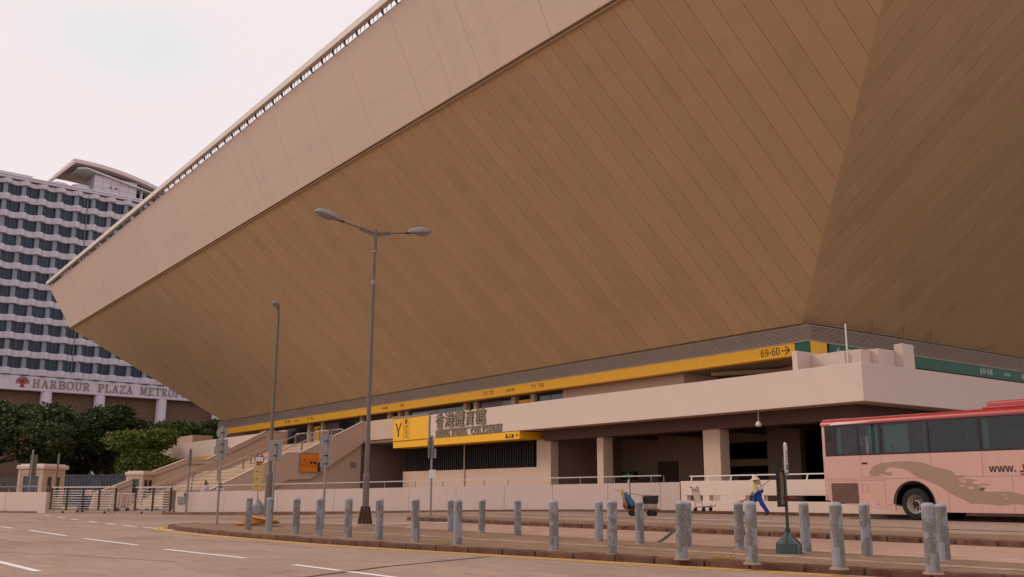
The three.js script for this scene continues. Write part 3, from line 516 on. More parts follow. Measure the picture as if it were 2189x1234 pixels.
{ // orange direction board on the stair wall
  const t = thing('direction_board', 'orange board with escalator and bus pictograms on the stair wall', 'sign', [-71.18, 2.86, -32]);
  const b = part('board', B(0.02, 0.1, 0, 1.36, -0.72, 0.96), mat([0.8, 0.24, 0.012], 0.5), t);
  part('frame', merge([B(0, 0.13, -0.06, 0.0, -0.78, 1.02), B(0, 0.13, 1.36, 1.42, -0.78, 1.02), B(0, 0.13, 0, 1.36, 0.96, 1.02), B(0, 0.13, 0, 1.36, -0.78, -0.72)]), M.galv, t);
  const L = []; const box = (z, y, w) => { for (const [a, c, e, f] of [[z - w, z + w, y + w - 0.02, y + w], [z - w, z + w, y - w, y - w + 0.02], [z - w, z - w + 0.02, y - w, y + w], [z + w - 0.02, z + w, y - w, y + w]]) L.push(B(0.1, 0.112, e, f, a, c)); };
  box(0.55, 0.68, 0.28); box(-0.13, 0.68, 0.28);
  L.push(beam([0.106, 0.5, 0.4], [0.106, 0.86, 0.6], 0.012, 0.04), beam([0.106, 0.52, 0.72], [0.106, 0.6, 0.45], 0.012, 0.04), B(0.1, 0.112, 0.84, 0.92, 0.5, 0.58), B(0.1, 0.112, 0.6, 0.8, -0.08, 0.1), B(0.1, 0.112, 0.6, 0.78, -0.36, -0.16), B(0.1, 0.112, 0.52, 0.57, -0.06, 0.0), B(0.1, 0.112, 0.52, 0.57, -0.34, -0.28));
  part('pictogram', merge(L), M.ink, b);
  part('side_strip', B(0.1, 0.113, 0.02, 0.72, -0.71, -0.5), M.ink, b);
}
// crowd barriers on the terrace at the stair head
{
  const t = thing('crowd_barrier', 'leftmost of the steel crowd barriers at the stair head', 'barrier', [-85.6, 5.6, -37.4], 0.15, 'steel crowd barriers on the terrace');
  part('frame', merge([bar([-1, 0.15, 0], [-1, 1.0, 0], 0.03, 7), bar([1, 0.15, 0], [1, 1.0, 0], 0.03, 7), bar([-0.9, 1.1, 0], [0.9, 1.1, 0], 0.03, 7), bar([-1, 1.0, 0], [-0.9, 1.1, 0], 0.03, 7), bar([1, 1.0, 0], [0.9, 1.1, 0], 0.03, 7), bar([-1, 0.2, 0], [1, 0.2, 0], 0.025, 7)]), M.chrome, t);
  for (let x = -0.8; x < 0.9; x += 0.2) part('rod', bar([x, 0.2, 0], [x, 1.1, 0], 0.012, 5), M.steel, t);
  for (const s of [-0.7, 0.7]) part('foot', merge([bar([s, 0.02, -0.28], [s, 0.02, 0.28], 0.02, 6), bar([s, 0.02, 0], [s, 0.2, 0], 0.02, 6)]), M.steel, t);
  copy(t, [-83.3, 5.6, -37.6], -0.1, 'second of the steel crowd barriers from the left at the stair head'); copy(t, [-81, 5.6, -37.3], 0.2, 'third of the steel crowd barriers from the left at the stair head'); copy(t, [-78.3, 5.6, -37.5], 0.05, 'fourth of the steel crowd barriers from the left at the stair head'); copy(t, [-74.6, 5.6, -37.4], 0, 'rightmost of the steel crowd barriers at the stair head');
}
// ---------------------------------------------------------------- forecourt walls with rails
{
  const A = [-57.75, -17.72], C = [-32.9, -33.2], L = Math.hypot(C[0] - A[0], C[1] - A[1]), ang = Math.atan2(-(C[1] - A[1]), C[0] - A[0]);
  const root = thing('forecourt_wall', 'long low cream wall with steel handrail in front of the podium', 'wall', [A[0], 0, A[1]], ang);
  const top = (s) => 1.26 + 0.5 * s / L, bot = (s) => 0.09 + 0.38 * s / L;
  const js = [594, 874].length ? [0, 3.4, 7.0, 10.6, 15.1, 17.8, 20.45, 23.0, 25.8, 28.35, L] : [];
  for (let i = 0; i + 1 < js.length; i++) {
    const a = js[i] + (i ? 0.008 : 0), b = js[i + 1] - 0.008;
    part('wall_panel', frontZ([[a, bot(a) - 0.3], [b, bot(b) - 0.3], [b, top(b)], [a, top(a)]], -0.25, 0), M.wall, root);
  }
  part('core', frontZ([[0.05, 0], [L - 0.05, 0.2], [L - 0.05, top(L) - 0.04], [0.05, top(0) - 0.04]], -0.22, -0.03), M.joint, root);
  const pts = []; for (let s = 0.1; s < L; s += 1.4) pts.push(s);
  const railY = (s) => top(s) + 0.32;
  const rail = part('handrail', merge([beam([0.1, railY(0.1), -0.12], [L - 0.9, railY(L - 0.9), -0.12], 0.05, 0.05)]), M.chrome, root);
  for (const s of [0.15, 2.9, 6.2, 8.6, 12.4, 13.6, 15.4, 17.0, 19.3, 20.6, 23.2, 24.4, 26.1, 27.9, 28.5]) part('rail_post', bar([s, top(s) - 0.05, -0.12], [s, railY(s), -0.12], 0.022, 7), M.steel, rail);
  part('meter_box', B(0.18, 0.72, 0.58, 1.0, 0, 0.05), M.galv, root); part('alarm_box', B(0.62, 0.86, 1.02, 1.2, 0, 0.06), mat([0.22, 0.05, 0.03], 0.7), root);
  // right wall with slots, parallel to the podium
  const r = thing('slotted_wall', 'cream wall pierced by low slots behind the worker and trolley', 'wall', [-32.85, 0, -33.2]);
  part('upper_wall', RB(0, 24, 1.16, 1.8, -0.28, 0, 0.015), M.wall, r);
  part('lower_wall', RB(0, 24, 0.2, 0.92, -0.28, 0.001, 0.015), M.wall, r);
  for (const [a, b] of [[0, 0.38], [1.36, 1.75], [2.4, 3.85], [4.55, 4.85], [8.2, 8.7], [12, 12.5], [16, 16.5]]) part('pier', B(a + 0.003, b, 0.9, 1.18, -0.27, -0.004), M.wall, r);
  const hr = part('handrail', beam([0.45, 2.02, -0.16], [24, 2.05, -0.16], 0.06, 0.045), M.inkwhite, r);
  for (const s of [0.55, 1.56, 2.92, 4.32, 5.77, 7.0, 8.4, 9.8]) part('rail_post', beam([s - 0.03, 1.78, -0.16], [s + 0.05, 2.02, -0.16], 0.04, 0.04), M.inkwhite, hr);
  // short wall left of the gates
  const g = thing('forecourt_wall', 'cream low wall at the far left beside the gates', 'wall', [-65.2, 0, -12.4], Math.atan2(-0.18, -1) + 0.32);
  for (let i = 0; i < 4; i++) part('wall_panel', RB(0.05 + i * 3.6, 3.62 + i * 3.6, -0.1, 1.22, -0.14, 0.14, 0.015), M.wall, g);
  const lr = part('handrail', beam([0.05, 1.55, 0], [14.4, 1.55, 0], 0.05, 0.05), M.steel, g);
  for (const s of [0.1, 1.2, 2.4, 3.6, 5, 6.5, 8, 9.5, 11, 12.5]) part('rail_post', bar([s, 1.2, 0], [s, 1.54, 0], 0.02, 6), M.steel, lr);
}
// sliding gates
{
  const A = V(-65.05, 0, -12.49), C = V(-57.7, 0, -17.75), d = C.clone().sub(A).normalize(), ang = Math.atan2(-d.z, d.x);
  const gate = (label, s0, n, w) => {
    const p = A.clone().addScaledVector(d, s0), t = thing('sliding_gate', label, 'gate', [p.x, 0, p.z], ang, 'steel sliding gates at the entrance'), L = n * w;
    part('top_bar', beam([0, 1.52, 0], [L, 1.54, 0], 0.07, 0.07), M.chrome, t); part('bottom_bar', beam([0, 0.2, 0], [L, 0.2, 0], 0.06, 0.07), M.steel, t);
    for (let i = 0; i <= n; i++) { const x = i * w; part('upright', B(x - 0.05, x + 0.05, 0.16, 1.5, -0.04, 0.04), M.rust, t); }
    for (let i = 0; i < n; i++) for (let k = 0; k < 8; k++) part('rail', bar([i * w + 0.05, 0.33 + k * 0.14, 0], [(i + 1) * w - 0.05, 0.33 + k * 0.14, 0], 0.022, 8), M.chrome, t);
    for (const s of [0.2, 0.85]) part('wheel', merge([bar([L * s, 0.06, -0.03], [L * s, 0.06, 0.03], 0.06, 10), bar([L * s, 0.06, 0], [L * s, 0.2, 0], 0.02, 6)]), M.black, t);
    part('end_leg', bar([L, 0, 0], [L, 1.5, 0], 0.03, 7), M.steel, t);
  };
  gate('long sliding steel gate of four barred bays at the entrance', 0.05, 4, 1.18);
  gate('short sliding steel gate of two barred bays against the cream wall', 6.2, 2, 1.22);
}
// ---------------------------------------------------------------- bollards
{
  const variants = [0, 1, 2, 3].map((k) => { const t = peelTex.clone(); t.repeat.set(1, 1); t.offset.set(k * 0.27, k * 0.39); t.needsUpdate = true; return mat([1, 1, 1], 0.75, { map: t, bumpMap: fineBump, bumpScale: 0.003 }); });
  const capm = mat([0.36, 0.34, 0.37], 0.7, { map: metalTex }), pad = mat([0.42, 0.28, 0.19], 0.95, { map: islandTex });
  const shaft = new THREE.CylinderGeometry(0.09, 0.094, 0.86, 24, 1, true); { const u = shaft.attributes.uv; for (let i = 0; i < u.count; i++) u.setXY(i, u.getX(i) * 0.63, u.getY(i) * 0.86); shaft.translate(0, 0.43, 0); }
  const cap = lathe([[0.09, 0.86], [0.092, 0.865], [0.088, 0.89], [0.065, 0.91], [0, 0.918]], 24), foot = new THREE.CylinderGeometry(0.125, 0.14, 0.03, 18).translate(0, -0.006, 0);
  const front = [[-28.17, -10.79], [-26.51, -10.75], [-24.8, -10.8], [-23.5, -10.85], [-21.86, -10.86], [-20.5, -10.97], [-19.11, -11.13], [-17.75, -11.35], [-14.98, -11.74], [-13.49, -11.88], [-11.9, -12.0], [-10.54, -12.15], [-9.12, -12.38], [-7.85, -12.7]];
  const backr = [[-23.97, -15.1], [-22.5, -15.15], [-20.7, -15.05], [-17.25, -14.8], [-15.9, -14.8], [-14.53, -14.82], [-13.22, -14.9], [-12.0, -15.35], [-10.5, -15.05], [-9.2, -15.25]];
  const ord = ['first', 'second', 'third', 'fourth', 'fifth', 'sixth', 'seventh', 'eighth', 'ninth', 'tenth', 'eleventh', 'twelfth', 'thirteenth', 'fourteenth'];
  const put = (arr, row, h) => arr.forEach(([x, z], i) => {
    const t = thing('bollard', `${ord[i]} bollard from the left in the ${row} row, flaking grey paint`, 'bollard', [x, 0.115, z], rr(0, 6.28), 'flaking grey bollards along the island');
    t.scale.set(1, h * rr(0.99, 1.01), 1); t.rotation.z = rr(-0.02, 0.02); t.rotation.x = rr(-0.012, 0.012);
    part('shaft', shaft, variants[Math.floor(rnd() * 4)], t); part('cap', cap, capm, t); part('footing', foot, pad, t);
  });
  put(front, 'front', 1.02); put(backr, 'back', 0.985);
}
// ---------------------------------------------------------------- street lamps
function lampHead(parent, p, yaw, s = 1) {     // cobra head pointing along local +z from p
  const g = new THREE.SphereGeometry(1, 20, 12); g.scale(0.19 * s, 0.17 * s, 0.48 * s);
  { const a = g.attributes.position; for (let i = 0; i < a.count; i++) { let y = a.getY(i), z = a.getZ(i); if (y < -0.03 * s) y = -0.03 * s + (y + 0.03 * s) * 0.25; a.setY(i, y); a.setX(i, a.getX(i) * (1 + 0.25 * (z / (0.48 * s)) * 0.6)); } g.computeVertexNormals(); }
  const h = part('lamp_head', g, M.lamphead, parent); h.position.set(...p); h.rotation.order = 'YXZ'; h.rotation.y = yaw; h.rotation.x = -0.18;
  const b = new THREE.SphereGeometry(1, 16, 10); b.scale(0.15 * s, 0.12 * s, 0.3 * s); b.translate(0, -0.03 * s, 0.1 * s);
  part('lens', b, mat([0.22, 0.19, 0.145], 0.2, { clearcoat: 0.6 }), h);
  part('spigot', bar([0, -0.02, -0.36 * s], [0, -0.02, -0.58 * s], 0.045 * s, 8), M.rust, h);
}
{
  const t = thing('street_lamp', 'tall twin-armed street lamp with two cobra heads on the island', 'street lamp', [-29.68, 0.115, -15.35]);
  part('footing', new THREE.CylinderGeometry(0.46, 0.52, 0.08, 20).translate(0, 0.04, 0), mat([0.4, 0.29, 0.21], 0.95, { map: islandTex }), t);
  const ow = lathe([[0.2, 0.06], [0.19, 0.12], [0.14, 0.45], [0.12, 0.62], [0.1, 0.66]], 14);
  part('rusted_base', ow, M.rust, t);
  const gus = []; for (let k = 0; k < 8; k++) { const a = k * Math.PI / 4; gus.push(beam([Math.cos(a) * 0.23, 0.06, Math.sin(a) * 0.23], [Math.cos(a) * 0.13, 0.64, Math.sin(a) * 0.13], 0.035, 0.05)); } part('gusset', merge(gus), M.rust, t);
  part('lower_pole', lathe([[0.112, 0.5], [0.108, 1.58], [0.115, 1.62], [0.085, 1.72]], 16), M.lamp, t);
  part('pole', merge([bar([0, 1.7, 0], [0.02, 8.2, 0], 0.078, 14, 0.066), bar([0.02, 8.2, 0], [0.03, 9.35, 0], 0.062, 14, 0.058), bar([0.03, 9.3, 0], [0.03, 10.12, 0], 0.078, 14, 0.078)]), M.lamp, t);
  part('collar', merge([bar([0.02, 8.15, 0], [0.02, 8.3, 0], 0.075, 12), bar([0.03, 9.28, 0], [0.03, 9.36, 0], 0.085, 12)]), M.galv, t);
  for (const s of [1, -1]) {
    part('arm', merge([beam([0.03, 9.93, 0], [0.03, 10.08, s * 0.6], 0.03, 0.14), bar([0.03, 9.97, 0], [0.03, 10.22, s * 1.35], 0.035, 8, 0.028)]), M.lamp, t);
    lampHead(t, [0.03, 10.32, s * 1.8], s > 0 ? 0 : Math.PI, 1.05);
  }
  const u = thing('street_lamp', 'single slim street lamp standing by the forecourt wall', 'street lamp', [-44.9, 0.09, -18.1]);
  part('lower_pole', lathe([[0.17, 0], [0.17, 1.75], [0.19, 1.85], [0.15, 2.05], [0.1, 2.1]], 14), M.lamp, u);
  part('pole', bar([0, 2.0, 0], [0.02, 9.7, 0], 0.09, 12, 0.07), M.lamp, u);
  part('arm', bar([0.02, 9.6, 0], [0.05, 10.0, 0.04], 0.05, 8), M.lamp, u);
  lampHead(u, [0.34, 10.06, 0.26], 0.95, 0.85);
}
// ---------------------------------------------------------------- sign posts, seen from behind
{
  const face = Math.PI / 2 - 0.62;             // plates face away from the camera, roughly along the road
  const disc = (r) => { const g = new THREE.CylinderGeometry(r, r, 0.02, 28); g.rotateX(Math.PI / 2); return g; };
  const post = (name, label, pos, h, lean = 0) => { const t = thing(name, label, 'sign', pos, face); part('post', bar([0, 0, 0], [lean, h, 0], 0.038, 10), M.galv, t); return t; };
  const gp = mat([0.33, 0.29, 0.27], 0.6, { metalness: 0.2, map: metalTex }), clip = (t, ys) => part('clip', merge(ys.map((y) => B(-0.05, 0.05, y - 0.02, y + 0.02, -0.06, 0.045))), M.rust, t);
  let t = post('road_sign', 'leftmost road sign on the island, small disc above crossed plates', [-33.47, 0.115, -11.71], 3.32);
  part('disc', disc(0.2).translate(-0.02, 3.1, -0.05), gp, t); part('plate', RB(-0.23, 0.2, 2.36, 2.88, -0.06, -0.045, 0.006, 1), gp, t); part('plate', RB(-0.28, 0.27, 2.37, 2.62, -0.075, -0.062, 0.006, 1), gp, t); part('plate', RB(-0.2, 0.18, 2.17, 2.33, -0.06, -0.045, 0.006, 1), gp, t); clip(t, [3.1, 2.7, 2.45]);
  t = post('road_sign', 'road sign with one tall rectangular plate beside the slim lamp', [-30.69, 0.115, -12.53], 2.66);
  part('plate', RB(-0.24, 0.2, 2.08, 2.76, -0.06, -0.042, 0.008, 1), gp, t); clip(t, [2.25, 2.6]);
  t = post('road_sign', 'road sign with large disc and two plates before the orange board', [-28.24, 0.115, -13.18], 2.9);
  part('disc', disc(0.225).translate(0, 2.64, -0.055), gp, t); part('plate', RB(-0.22, 0.2, 2.08, 2.32, -0.06, -0.045, 0.006, 1), gp, t); part('plate', RB(-0.18, 0.15, 1.85, 2.05, -0.06, -0.045, 0.006, 1), gp, t); clip(t, [2.64, 2.2, 1.95]);
  t = thing('road_sign', 'road sign on the median with plates seen edge-on', 'sign', [-35.78, 0.24, -21.53], -0.95);
  part('post', bar([0, 0, 0], [0, 3.35, 0], 0.045, 10), M.galv, t); part('disc', disc(0.33).translate(0, 3.0, 0.06), gp, t); part('plate', RB(-0.25, 0.25, 2.4, 2.8, 0.05, 0.065, 0.006, 1), gp, t);
  const k1 = part('plate', RB(-0.2, 0.2, -0.2, 0.2, -0.01, 0.01, 0.006, 1), gp, t); k1.position.set(0.05, 2.6, -0.1); k1.rotation.y = 1.0;
  const k2 = part('plate', RB(-0.15, 0.15, -0.18, 0.18, -0.01, 0.01, 0.006, 1), M.inkwhite, t); k2.position.set(0.02, 1.75, -0.06); k2.rotation.y = -0.6;
  t = thing('sign_post', 'bare grey post against the forecourt wall right of the gates', 'post', [-56.6, 0.1, -18.0]);
  part('post', bar([0, 0, 0], [0, 3.6, 0], 0.06, 10), M.galv, t); part('bracket', B(-0.08, 0.08, 2.6, 3.5, -0.08, 0.06), M.lamp, t);
  t = thing('sign_post', 'bare grey post in front of the far left wall', 'post', [-67.0, 0.0, -11.6]);
  part('post', bar([0, 0, 0], [0.03, 3.8, 0], 0.055, 10), M.galv, t); part('edge_plate', B(-0.1, -0.06, 2.1, 3.5, -0.3, 0.1), M.lamp, t);
  t = thing('sign_post', 'thin dark post behind the far left wall by the kiosk', 'post', [-71.2, 0.0, -13.9]);
  part('post', bar([0, 0, 0], [0.03, 3.8, 0], 0.05, 10), M.lamp, t); part('plate', B(-0.02, 0.3, 3.1, 3.75, -0.03, 0.0), M.lamp, t);
}
// ---------------------------------------------------------------- bus stops
function print(w, h, draw) { const c = document.createElement('canvas'); c.width = w; c.height = h; const x = c.getContext('2d'); draw(x, w, h); const t = new THREE.CanvasTexture(c); t.colorSpace = THREE.SRGBColorSpace; return t; }
function panelUV(g, u0 = -0.5, u1 = 0.5, v0 = -0.5, v1 = 0.5) { const p = g.attributes.position, u = g.attributes.uv; for (let i = 0; i < p.count; i++) u.setXY(i, (p.getX(i) - u0) / (u1 - u0), (p.getY(i) - v0) / (v1 - v0)); return g; }
{
  const t = thing('bus_stop', 'bus stop with red disc and four cream timetable panels by the wall', 'bus stop', [-49.0, 0.2, -19.18], Math.PI / 2 - 0.62);
  part('base', lathe([[0.34, 0], [0.35, 0.03], [0.35, 0.36], [0.33, 0.38], [0.1, 0.66], [0.06, 0.74], [0.04, 0.76]], 24), mat([0.3, 0.28, 0.29], 0.6, { map: metalTex }), t);
  part('post', bar([0, 0.7, 0], [0, 2.9, 0], 0.03, 8), M.galv, t);
  const tt = (k) => print(160, 200, (x, w, h) => {
    x.fillStyle = '#c9a86a'; x.fillRect(0, 0, w, h); x.fillStyle = '#5c4424'; x.beginPath(); x.arc(50, 52, 26, Math.PI, 0); x.fill(); x.fillRect(24, 50, 52, 6); x.fillRect(90, 38, 56, 12);
    for (let r = 0; r < 4; r++) for (let q = 0; q < 5; q++) if ((r * 5 + q * 3 + k) % 4) x.fillRect(14 + q * 29, 84 + r * 27, 15 + ((q * 7 + r * 5 + k) % 8), 7);
  });
  for (let k = 0; k < 4; k++) { const m = mat([1, 1, 1], 0.7, { map: tt(k) }); part('timetable', panelUV(B(-0.24, 0.24, 1.08 + (3 - k) * 0.362, 1.08 + (3 - k) * 0.362 + 0.352, 0.03, 0.06), -0.24, 0.24, 1.08 + (3 - k) * 0.362, 1.43 + (3 - k) * 0.362), m, t); }
  const g = new THREE.CylinderGeometry(0.25, 0.25, 0.03, 28); g.rotateX(Math.PI / 2); g.translate(0, 2.72, 0.045);
  const d = part('disc', g, mat([0.33, 0.008, 0.014], 0.5), t);
  part('route_panel', panelUV(B(-0.19, 0.19, 2.6, 2.82, 0.06, 0.072), -0.19, 0.19, 2.6, 2.82), mat([1, 1, 1], 0.6, { map: print(128, 74, (x, w, h) => { x.fillStyle = '#ded6d2'; x.fillRect(0, 0, w, h); x.fillStyle = '#40302c'; x.font = 'bold 26px sans-serif'; x.fillText('5C', 16, 30); x.fillText('8A', 76, 30); x.fillText('98', 16, 64); x.fillText('215', 70, 64); }) }), d);
  part('header', B(-0.08, 0.08, 2.87, 2.9, 0.06, 0.068), M.inkwhite, d);
  part('chin', new THREE.ConeGeometry(0.1, 0.12, 4).rotateX(Math.PI).translate(0, 2.43, 0.045), mat([0.33, 0.008, 0.014], 0.5), d);

  const b = thing('bus_stop', 'green-based bus stop with narrow flag sign on the bollard island', 'bus stop', [-11.9, 0.117, -14.72]);
  const gm = mat([0.003, 0.027, 0.019], 0.3, { clearcoat: 0.6 });
  const base = new THREE.CylinderGeometry(0.235, 0.245, 0.17, 8).rotateY(Math.PI / 8); base.translate(0, 0.09, 0); const cone = new THREE.CylinderGeometry(0.05, 0.235, 0.19, 8).rotateY(Math.PI / 8); cone.translate(0, 0.268, 0);
  part('base', merge([base, cone, bar([0, 0.35, 0], [0, 0.44, 0], 0.05, 10)]), gm, b);
  part('post', bar([0, 0.4, 0], [0, 1.72, 0], 0.03, 10), gm, b);
  const pm = mat([0.3, 0.22, 0.12], 0.6, { map: kerbTex });
  const pn = part('timetable_case', RB(-0.03, 0.03, 0.84, 1.46, -0.2, 0.2, 0.015), pm, b); pn.position.set(-0.055, 0, 0.065); pn.rotation.y = 0.5;
  const fr = part('case_frame', merge([B(-0.036, 0.036, 0.82, 0.86, -0.22, 0.22), B(-0.036, 0.036, 1.44, 1.48, -0.22, 0.22), B(-0.036, 0.036, 0.86, 1.44, -0.22, -0.2), B(-0.036, 0.036, 0.86, 1.44, 0.2, 0.22)]), M.black, pn);
  const s = new THREE.Shape(); s.absarc(0, 0.22, 0.085, 0, Math.PI, false); s.absarc(0, -0.22, 0.085, Math.PI, Math.PI * 2, false);
  const fg = new THREE.ExtrudeGeometry(s, { depth: 0.025, bevelEnabled: false }); fg.translate(0, 1.68, -0.0125);
  const fl = part('flag', fg, mat([0.6, 0.52, 0.45], 0.5), b); fl.position.set(0.02, 0, -0.03); fl.rotation.y = 2.0;
  const inn = []; for (let k = 0; k < 5; k++) inn.push(B(-0.05, 0.05, 1.62 + k * 0.045, 1.64 + k * 0.045, 0.013, 0.018)); part('print', merge(inn), mat([0.2, 0.1, 0.08], 0.7), fl);
  part('green_field', merge([B(-0.065, 0.065, 1.48, 1.58, 0.013, 0.017), B(-0.06, 0.06, 1.4, 1.44, 0.013, 0.017)]), gm, fl);
  part('tie', merge([bar([-0.03, 0.98, 0.03], [0.36, 0.98, 0.18], 0.012, 6), bar([0.03, 1.0, -0.03], [0.36, 0.98, 0.3], 0.012, 6), new THREE.TorusGeometry(0.035, 0.014, 6, 12).rotateX(Math.PI / 2).translate(0, 0.98, 0)]), mat([0.35, 0.015, 0.015], 0.6), b);
}
{ // folded yellow barrier lying on the island
  const t = thing('folded_barrier', 'folded orange-yellow barrier boards lying on the island tip', 'barrier', [-31.7, 0.12, -12.4], 0.55);
  const m = mat([0.6, 0.22, 0.015], 0.6, { map: metalTex });
  for (let k = 0; k < 5; k++) { const p = part('board', RB(-0.7, 0.7, 0, 0.035, -0.09, 0.09, 0.01, 1), m, t); p.position.set(-0.1 + k * 0.12, 0.03 + k * 0.05, -0.2 + k * 0.1); p.rotation.set(0.1 * (k % 2), 0.25 - k * 0.13, 0.05 - k * 0.035); }
  part('leg', merge([bar([-0.7, 0.05, 0.2], [0.85, 0.12, -0.1], 0.03, 6), bar([-0.55, 0.03, -0.3], [0.9, 0.1, 0.25], 0.03, 6)]), m, t);
  const l = thing('dry_grass', 'dry straw-coloured tuft of grass at the island kerb', 'plant', [-11.3, 0.12, -12.34]);
  const bl = []; for (let i = 0; i < 70; i++) { const a = rr(0, 6.28), r = rr(0.02, 0.16), x = rr(-0.25, 0.25), z = rr(-0.06, 0.06); bl.push(beam([x, 0, z], [x + Math.cos(a) * r, rr(0.02, 0.09), z + Math.sin(a) * r], 0.006, 0.003)); }
  part('blades', merge(bl), mat([0.42, 0.26, 0.08], 0.95), l);
  const l2 = copy(l, [-18.0, 0.118, -11.15], 0.4, 'small dry grass tuft between the eighth and ninth front bollards'); l2.scale.set(0.8, 0.8, 0.8);
}
// ---------------------------------------------------------------- coach
{
  const t = thing('coach', 'pink and white coach with red roof and taupe wave print', 'bus', [-22.1, 0.38, -29.5]);
  const dirt = tex(1024, 512, (u, v) => { const a = fbm(u, v, 6, 5), s = fbm(u, v + 0.2, 90, 3, 3), d = smooth(0.45, 0.75, fbm(u + 0.3, v, 5, 5)); const k = 0.93 + 0.08 * (a - 0.5) + 0.1 * (s - 0.5); return [k, k * (1 - 0.05 * d), k * (1 - 0.09 * d)]; }, 8, 3.4);
  const paint = mat([0.6, 0.345, 0.29], 0.45, { map: dirt, clearcoat: 0.25, clearcoatRoughness: 0.4 }), red = mat([0.42, 0.028, 0.032], 0.32, { clearcoat: 0.7, map: dirt }), rub = mat([0.007, 0.006, 0.006], 0.85), frame = mat([0.016, 0.007, 0.007], 0.4), taupe = mat([0.34, 0.215, 0.15], 0.55, { map: dirt });
  const L = 12, Wd = 2.42;
  const arch = (c, r) => { const a = []; for (let i = 0; i <= 20; i++) { const q = Math.PI - i * Math.PI / 20; a.push([c + Math.cos(q) * r, 0.51 + Math.sin(q) * r * 1.02]); } return a; };
  const prof = [[0.1, 0.62], [1.35, 0.42], [2.62, 0.3], [2.71, 0.3], ...arch(3.41, 0.7).filter(([, y]) => y > 0.3), [4.11, 0.27], [8.6, 0.27], ...arch(9.35, 0.7), [10.05, 0.27], [11.9, 0.3], [12, 0.6], [12, 3.24], [0.0, 3.24], [-0.02, 2.2], [0.02, 1.2]];
  const hole = [[0.1, 2.15], [11.6, 2.17], [11.6, 3.18], [0.1, 3.2]];
  part('body_side', frontZ(prof, -0.05, 0, [hole]), paint, t);
  part('body_side', frontZ(prof, -Wd, -Wd + 0.05, [hole]), paint, t);
  part('rear_panel', RB(-0.03, 0.05, 0.6, 3.24, -Wd + 0.01, -0.01, 0.02), paint, t);
  part('front_panel', RB(11.95, 12.05, 0.3, 3.24, -Wd + 0.01, -0.01, 0.02), paint, t);
  const rs = []; const rp = [[0.03, 3.2], [0.03, 3.26], [0.0, 3.32], [-0.1, 3.4], [-0.3, 3.44], [-Wd / 2, 3.46], [-Wd + 0.3, 3.44], [-Wd + 0.1, 3.4], [-Wd, 3.32], [-Wd - 0.03, 3.26], [-Wd - 0.03, 3.2]];
  const roof = part('roof', sideX(rp, -0.04, 12.05), red, t);
  part('roof_lip', merge([RB(-0.1, 1.1, 3.38, 3.44, -Wd + 0.2, -0.18, 0.02), beam([2.1, 3.24, 0.035], [12, 3.24, 0.035], 0.02, 0.05)]), red, roof);
  const sw = new THREE.ShapeGeometry(shapeOf([[0.36, 3.215], [0.42, 3.262], [0.55, 3.285], [0.85, 3.29], [1.1, 3.275], [2.05, 3.265], [1.6, 3.24], [0.9, 3.222]])); sw.translate(0, 0, 0.036); part('white_swoosh', sw, mat([0.75, 0.7, 0.7], 0.4), roof);
  part('air_conditioner', merge([RB(5.95, 10.5, 3.44, 3.66, -Wd + 0.3, -0.26, 0.08, 3), RB(5.85, 10.6, 3.42, 3.5, -Wd + 0.22, -0.2, 0.03)]), red, roof);
  part('gutter_stripe', beam([0.0, 3.222, 0.008], [12, 3.2, 0.008], 0.012, 0.035), mat([0.62, 0.28, 0.26], 0.4), t);
  // windows
  const divs = [0.1, 0.47, 1.43, 2.3, 4.05, 5.78, 7.5, 9.25, 11.0, 11.6];
  part('rear_vent_panel', B(0.1, 0.5, 2.15, 3.2, -0.045, 0.002), frame, t); const vg = []; for (let k = 0; k < 8; k++) vg.push(B(0.16, 0.4, 2.66 + k * 0.055, 2.68 + k * 0.055, 0.002, 0.008)); part('vent_slot', merge(vg), rub, t);
  const gl = mat([0.5, 0.55, 0.55], 0.03, { transmission: 1, thickness: 0, ior: 1.5 });
  for (let i = 1; i + 1 < divs.length; i++) {
    const w = part('window', B(divs[i] + 0.02, divs[i + 1] - 0.02, 2.17, 3.18, -0.018, -0.012), gl, t);
    part('mullion', B(divs[i] - 0.045, divs[i] + 0.045, 2.15, 3.2, -0.05, 0.004), frame, t);
    part('window', B(divs[i] + 0.02, divs[i + 1] - 0.02, 2.17, 3.18, -Wd + 0.012, -Wd + 0.018), M.glassdark, t);
  }
  part('window_rail', merge([B(0.1, 11.6, 2.13, 2.19, -0.05, 0.003), B(0.1, 11.6, 3.16, 3.21, -0.05, 0.003)]), frame, t);
  part('inner_lining', merge([B(0.06, 11.9, 1.15, 1.2, -Wd + 0.06, -0.06), B(0.06, 11.9, 3.05, 3.19, -Wd + 0.3, -0.3), B(0.06, 11.9, 2.95, 3.1, -Wd + 0.06, -Wd + 0.5)]), mat([0.012, 0.012, 0.012], 0.9), t);
  const ct = mat([0.45, 0.72, 0.72], 0.9);
  const curtain = (x0, x1) => { const s = []; const n = Math.round((x1 - x0) / 0.035); for (let k = 0; k <= n; k++) s.push([x0 + (x1 - x0) * k / n, -0.1 + 0.022 * Math.sin(k * 1.9)]); for (let k = n; k >= 0; k--) s.push([x0 + (x1 - x0) * k / n, -0.112 + 0.022 * Math.sin(k * 1.9)]); part('curtain', plan(s, 2.16, 3.12), ct, t); };
  curtain(1.78, 2.22); curtain(2.4, 3.3); curtain(5.85, 6.03); curtain(3.88, 3.94); curtain(7.56, 7.8); curtain(0.56, 0.68);
  const sm = mat([0.02, 0.018, 0.02], 0.9), sc = mat([0.2, 0.19, 0.19], 0.9);
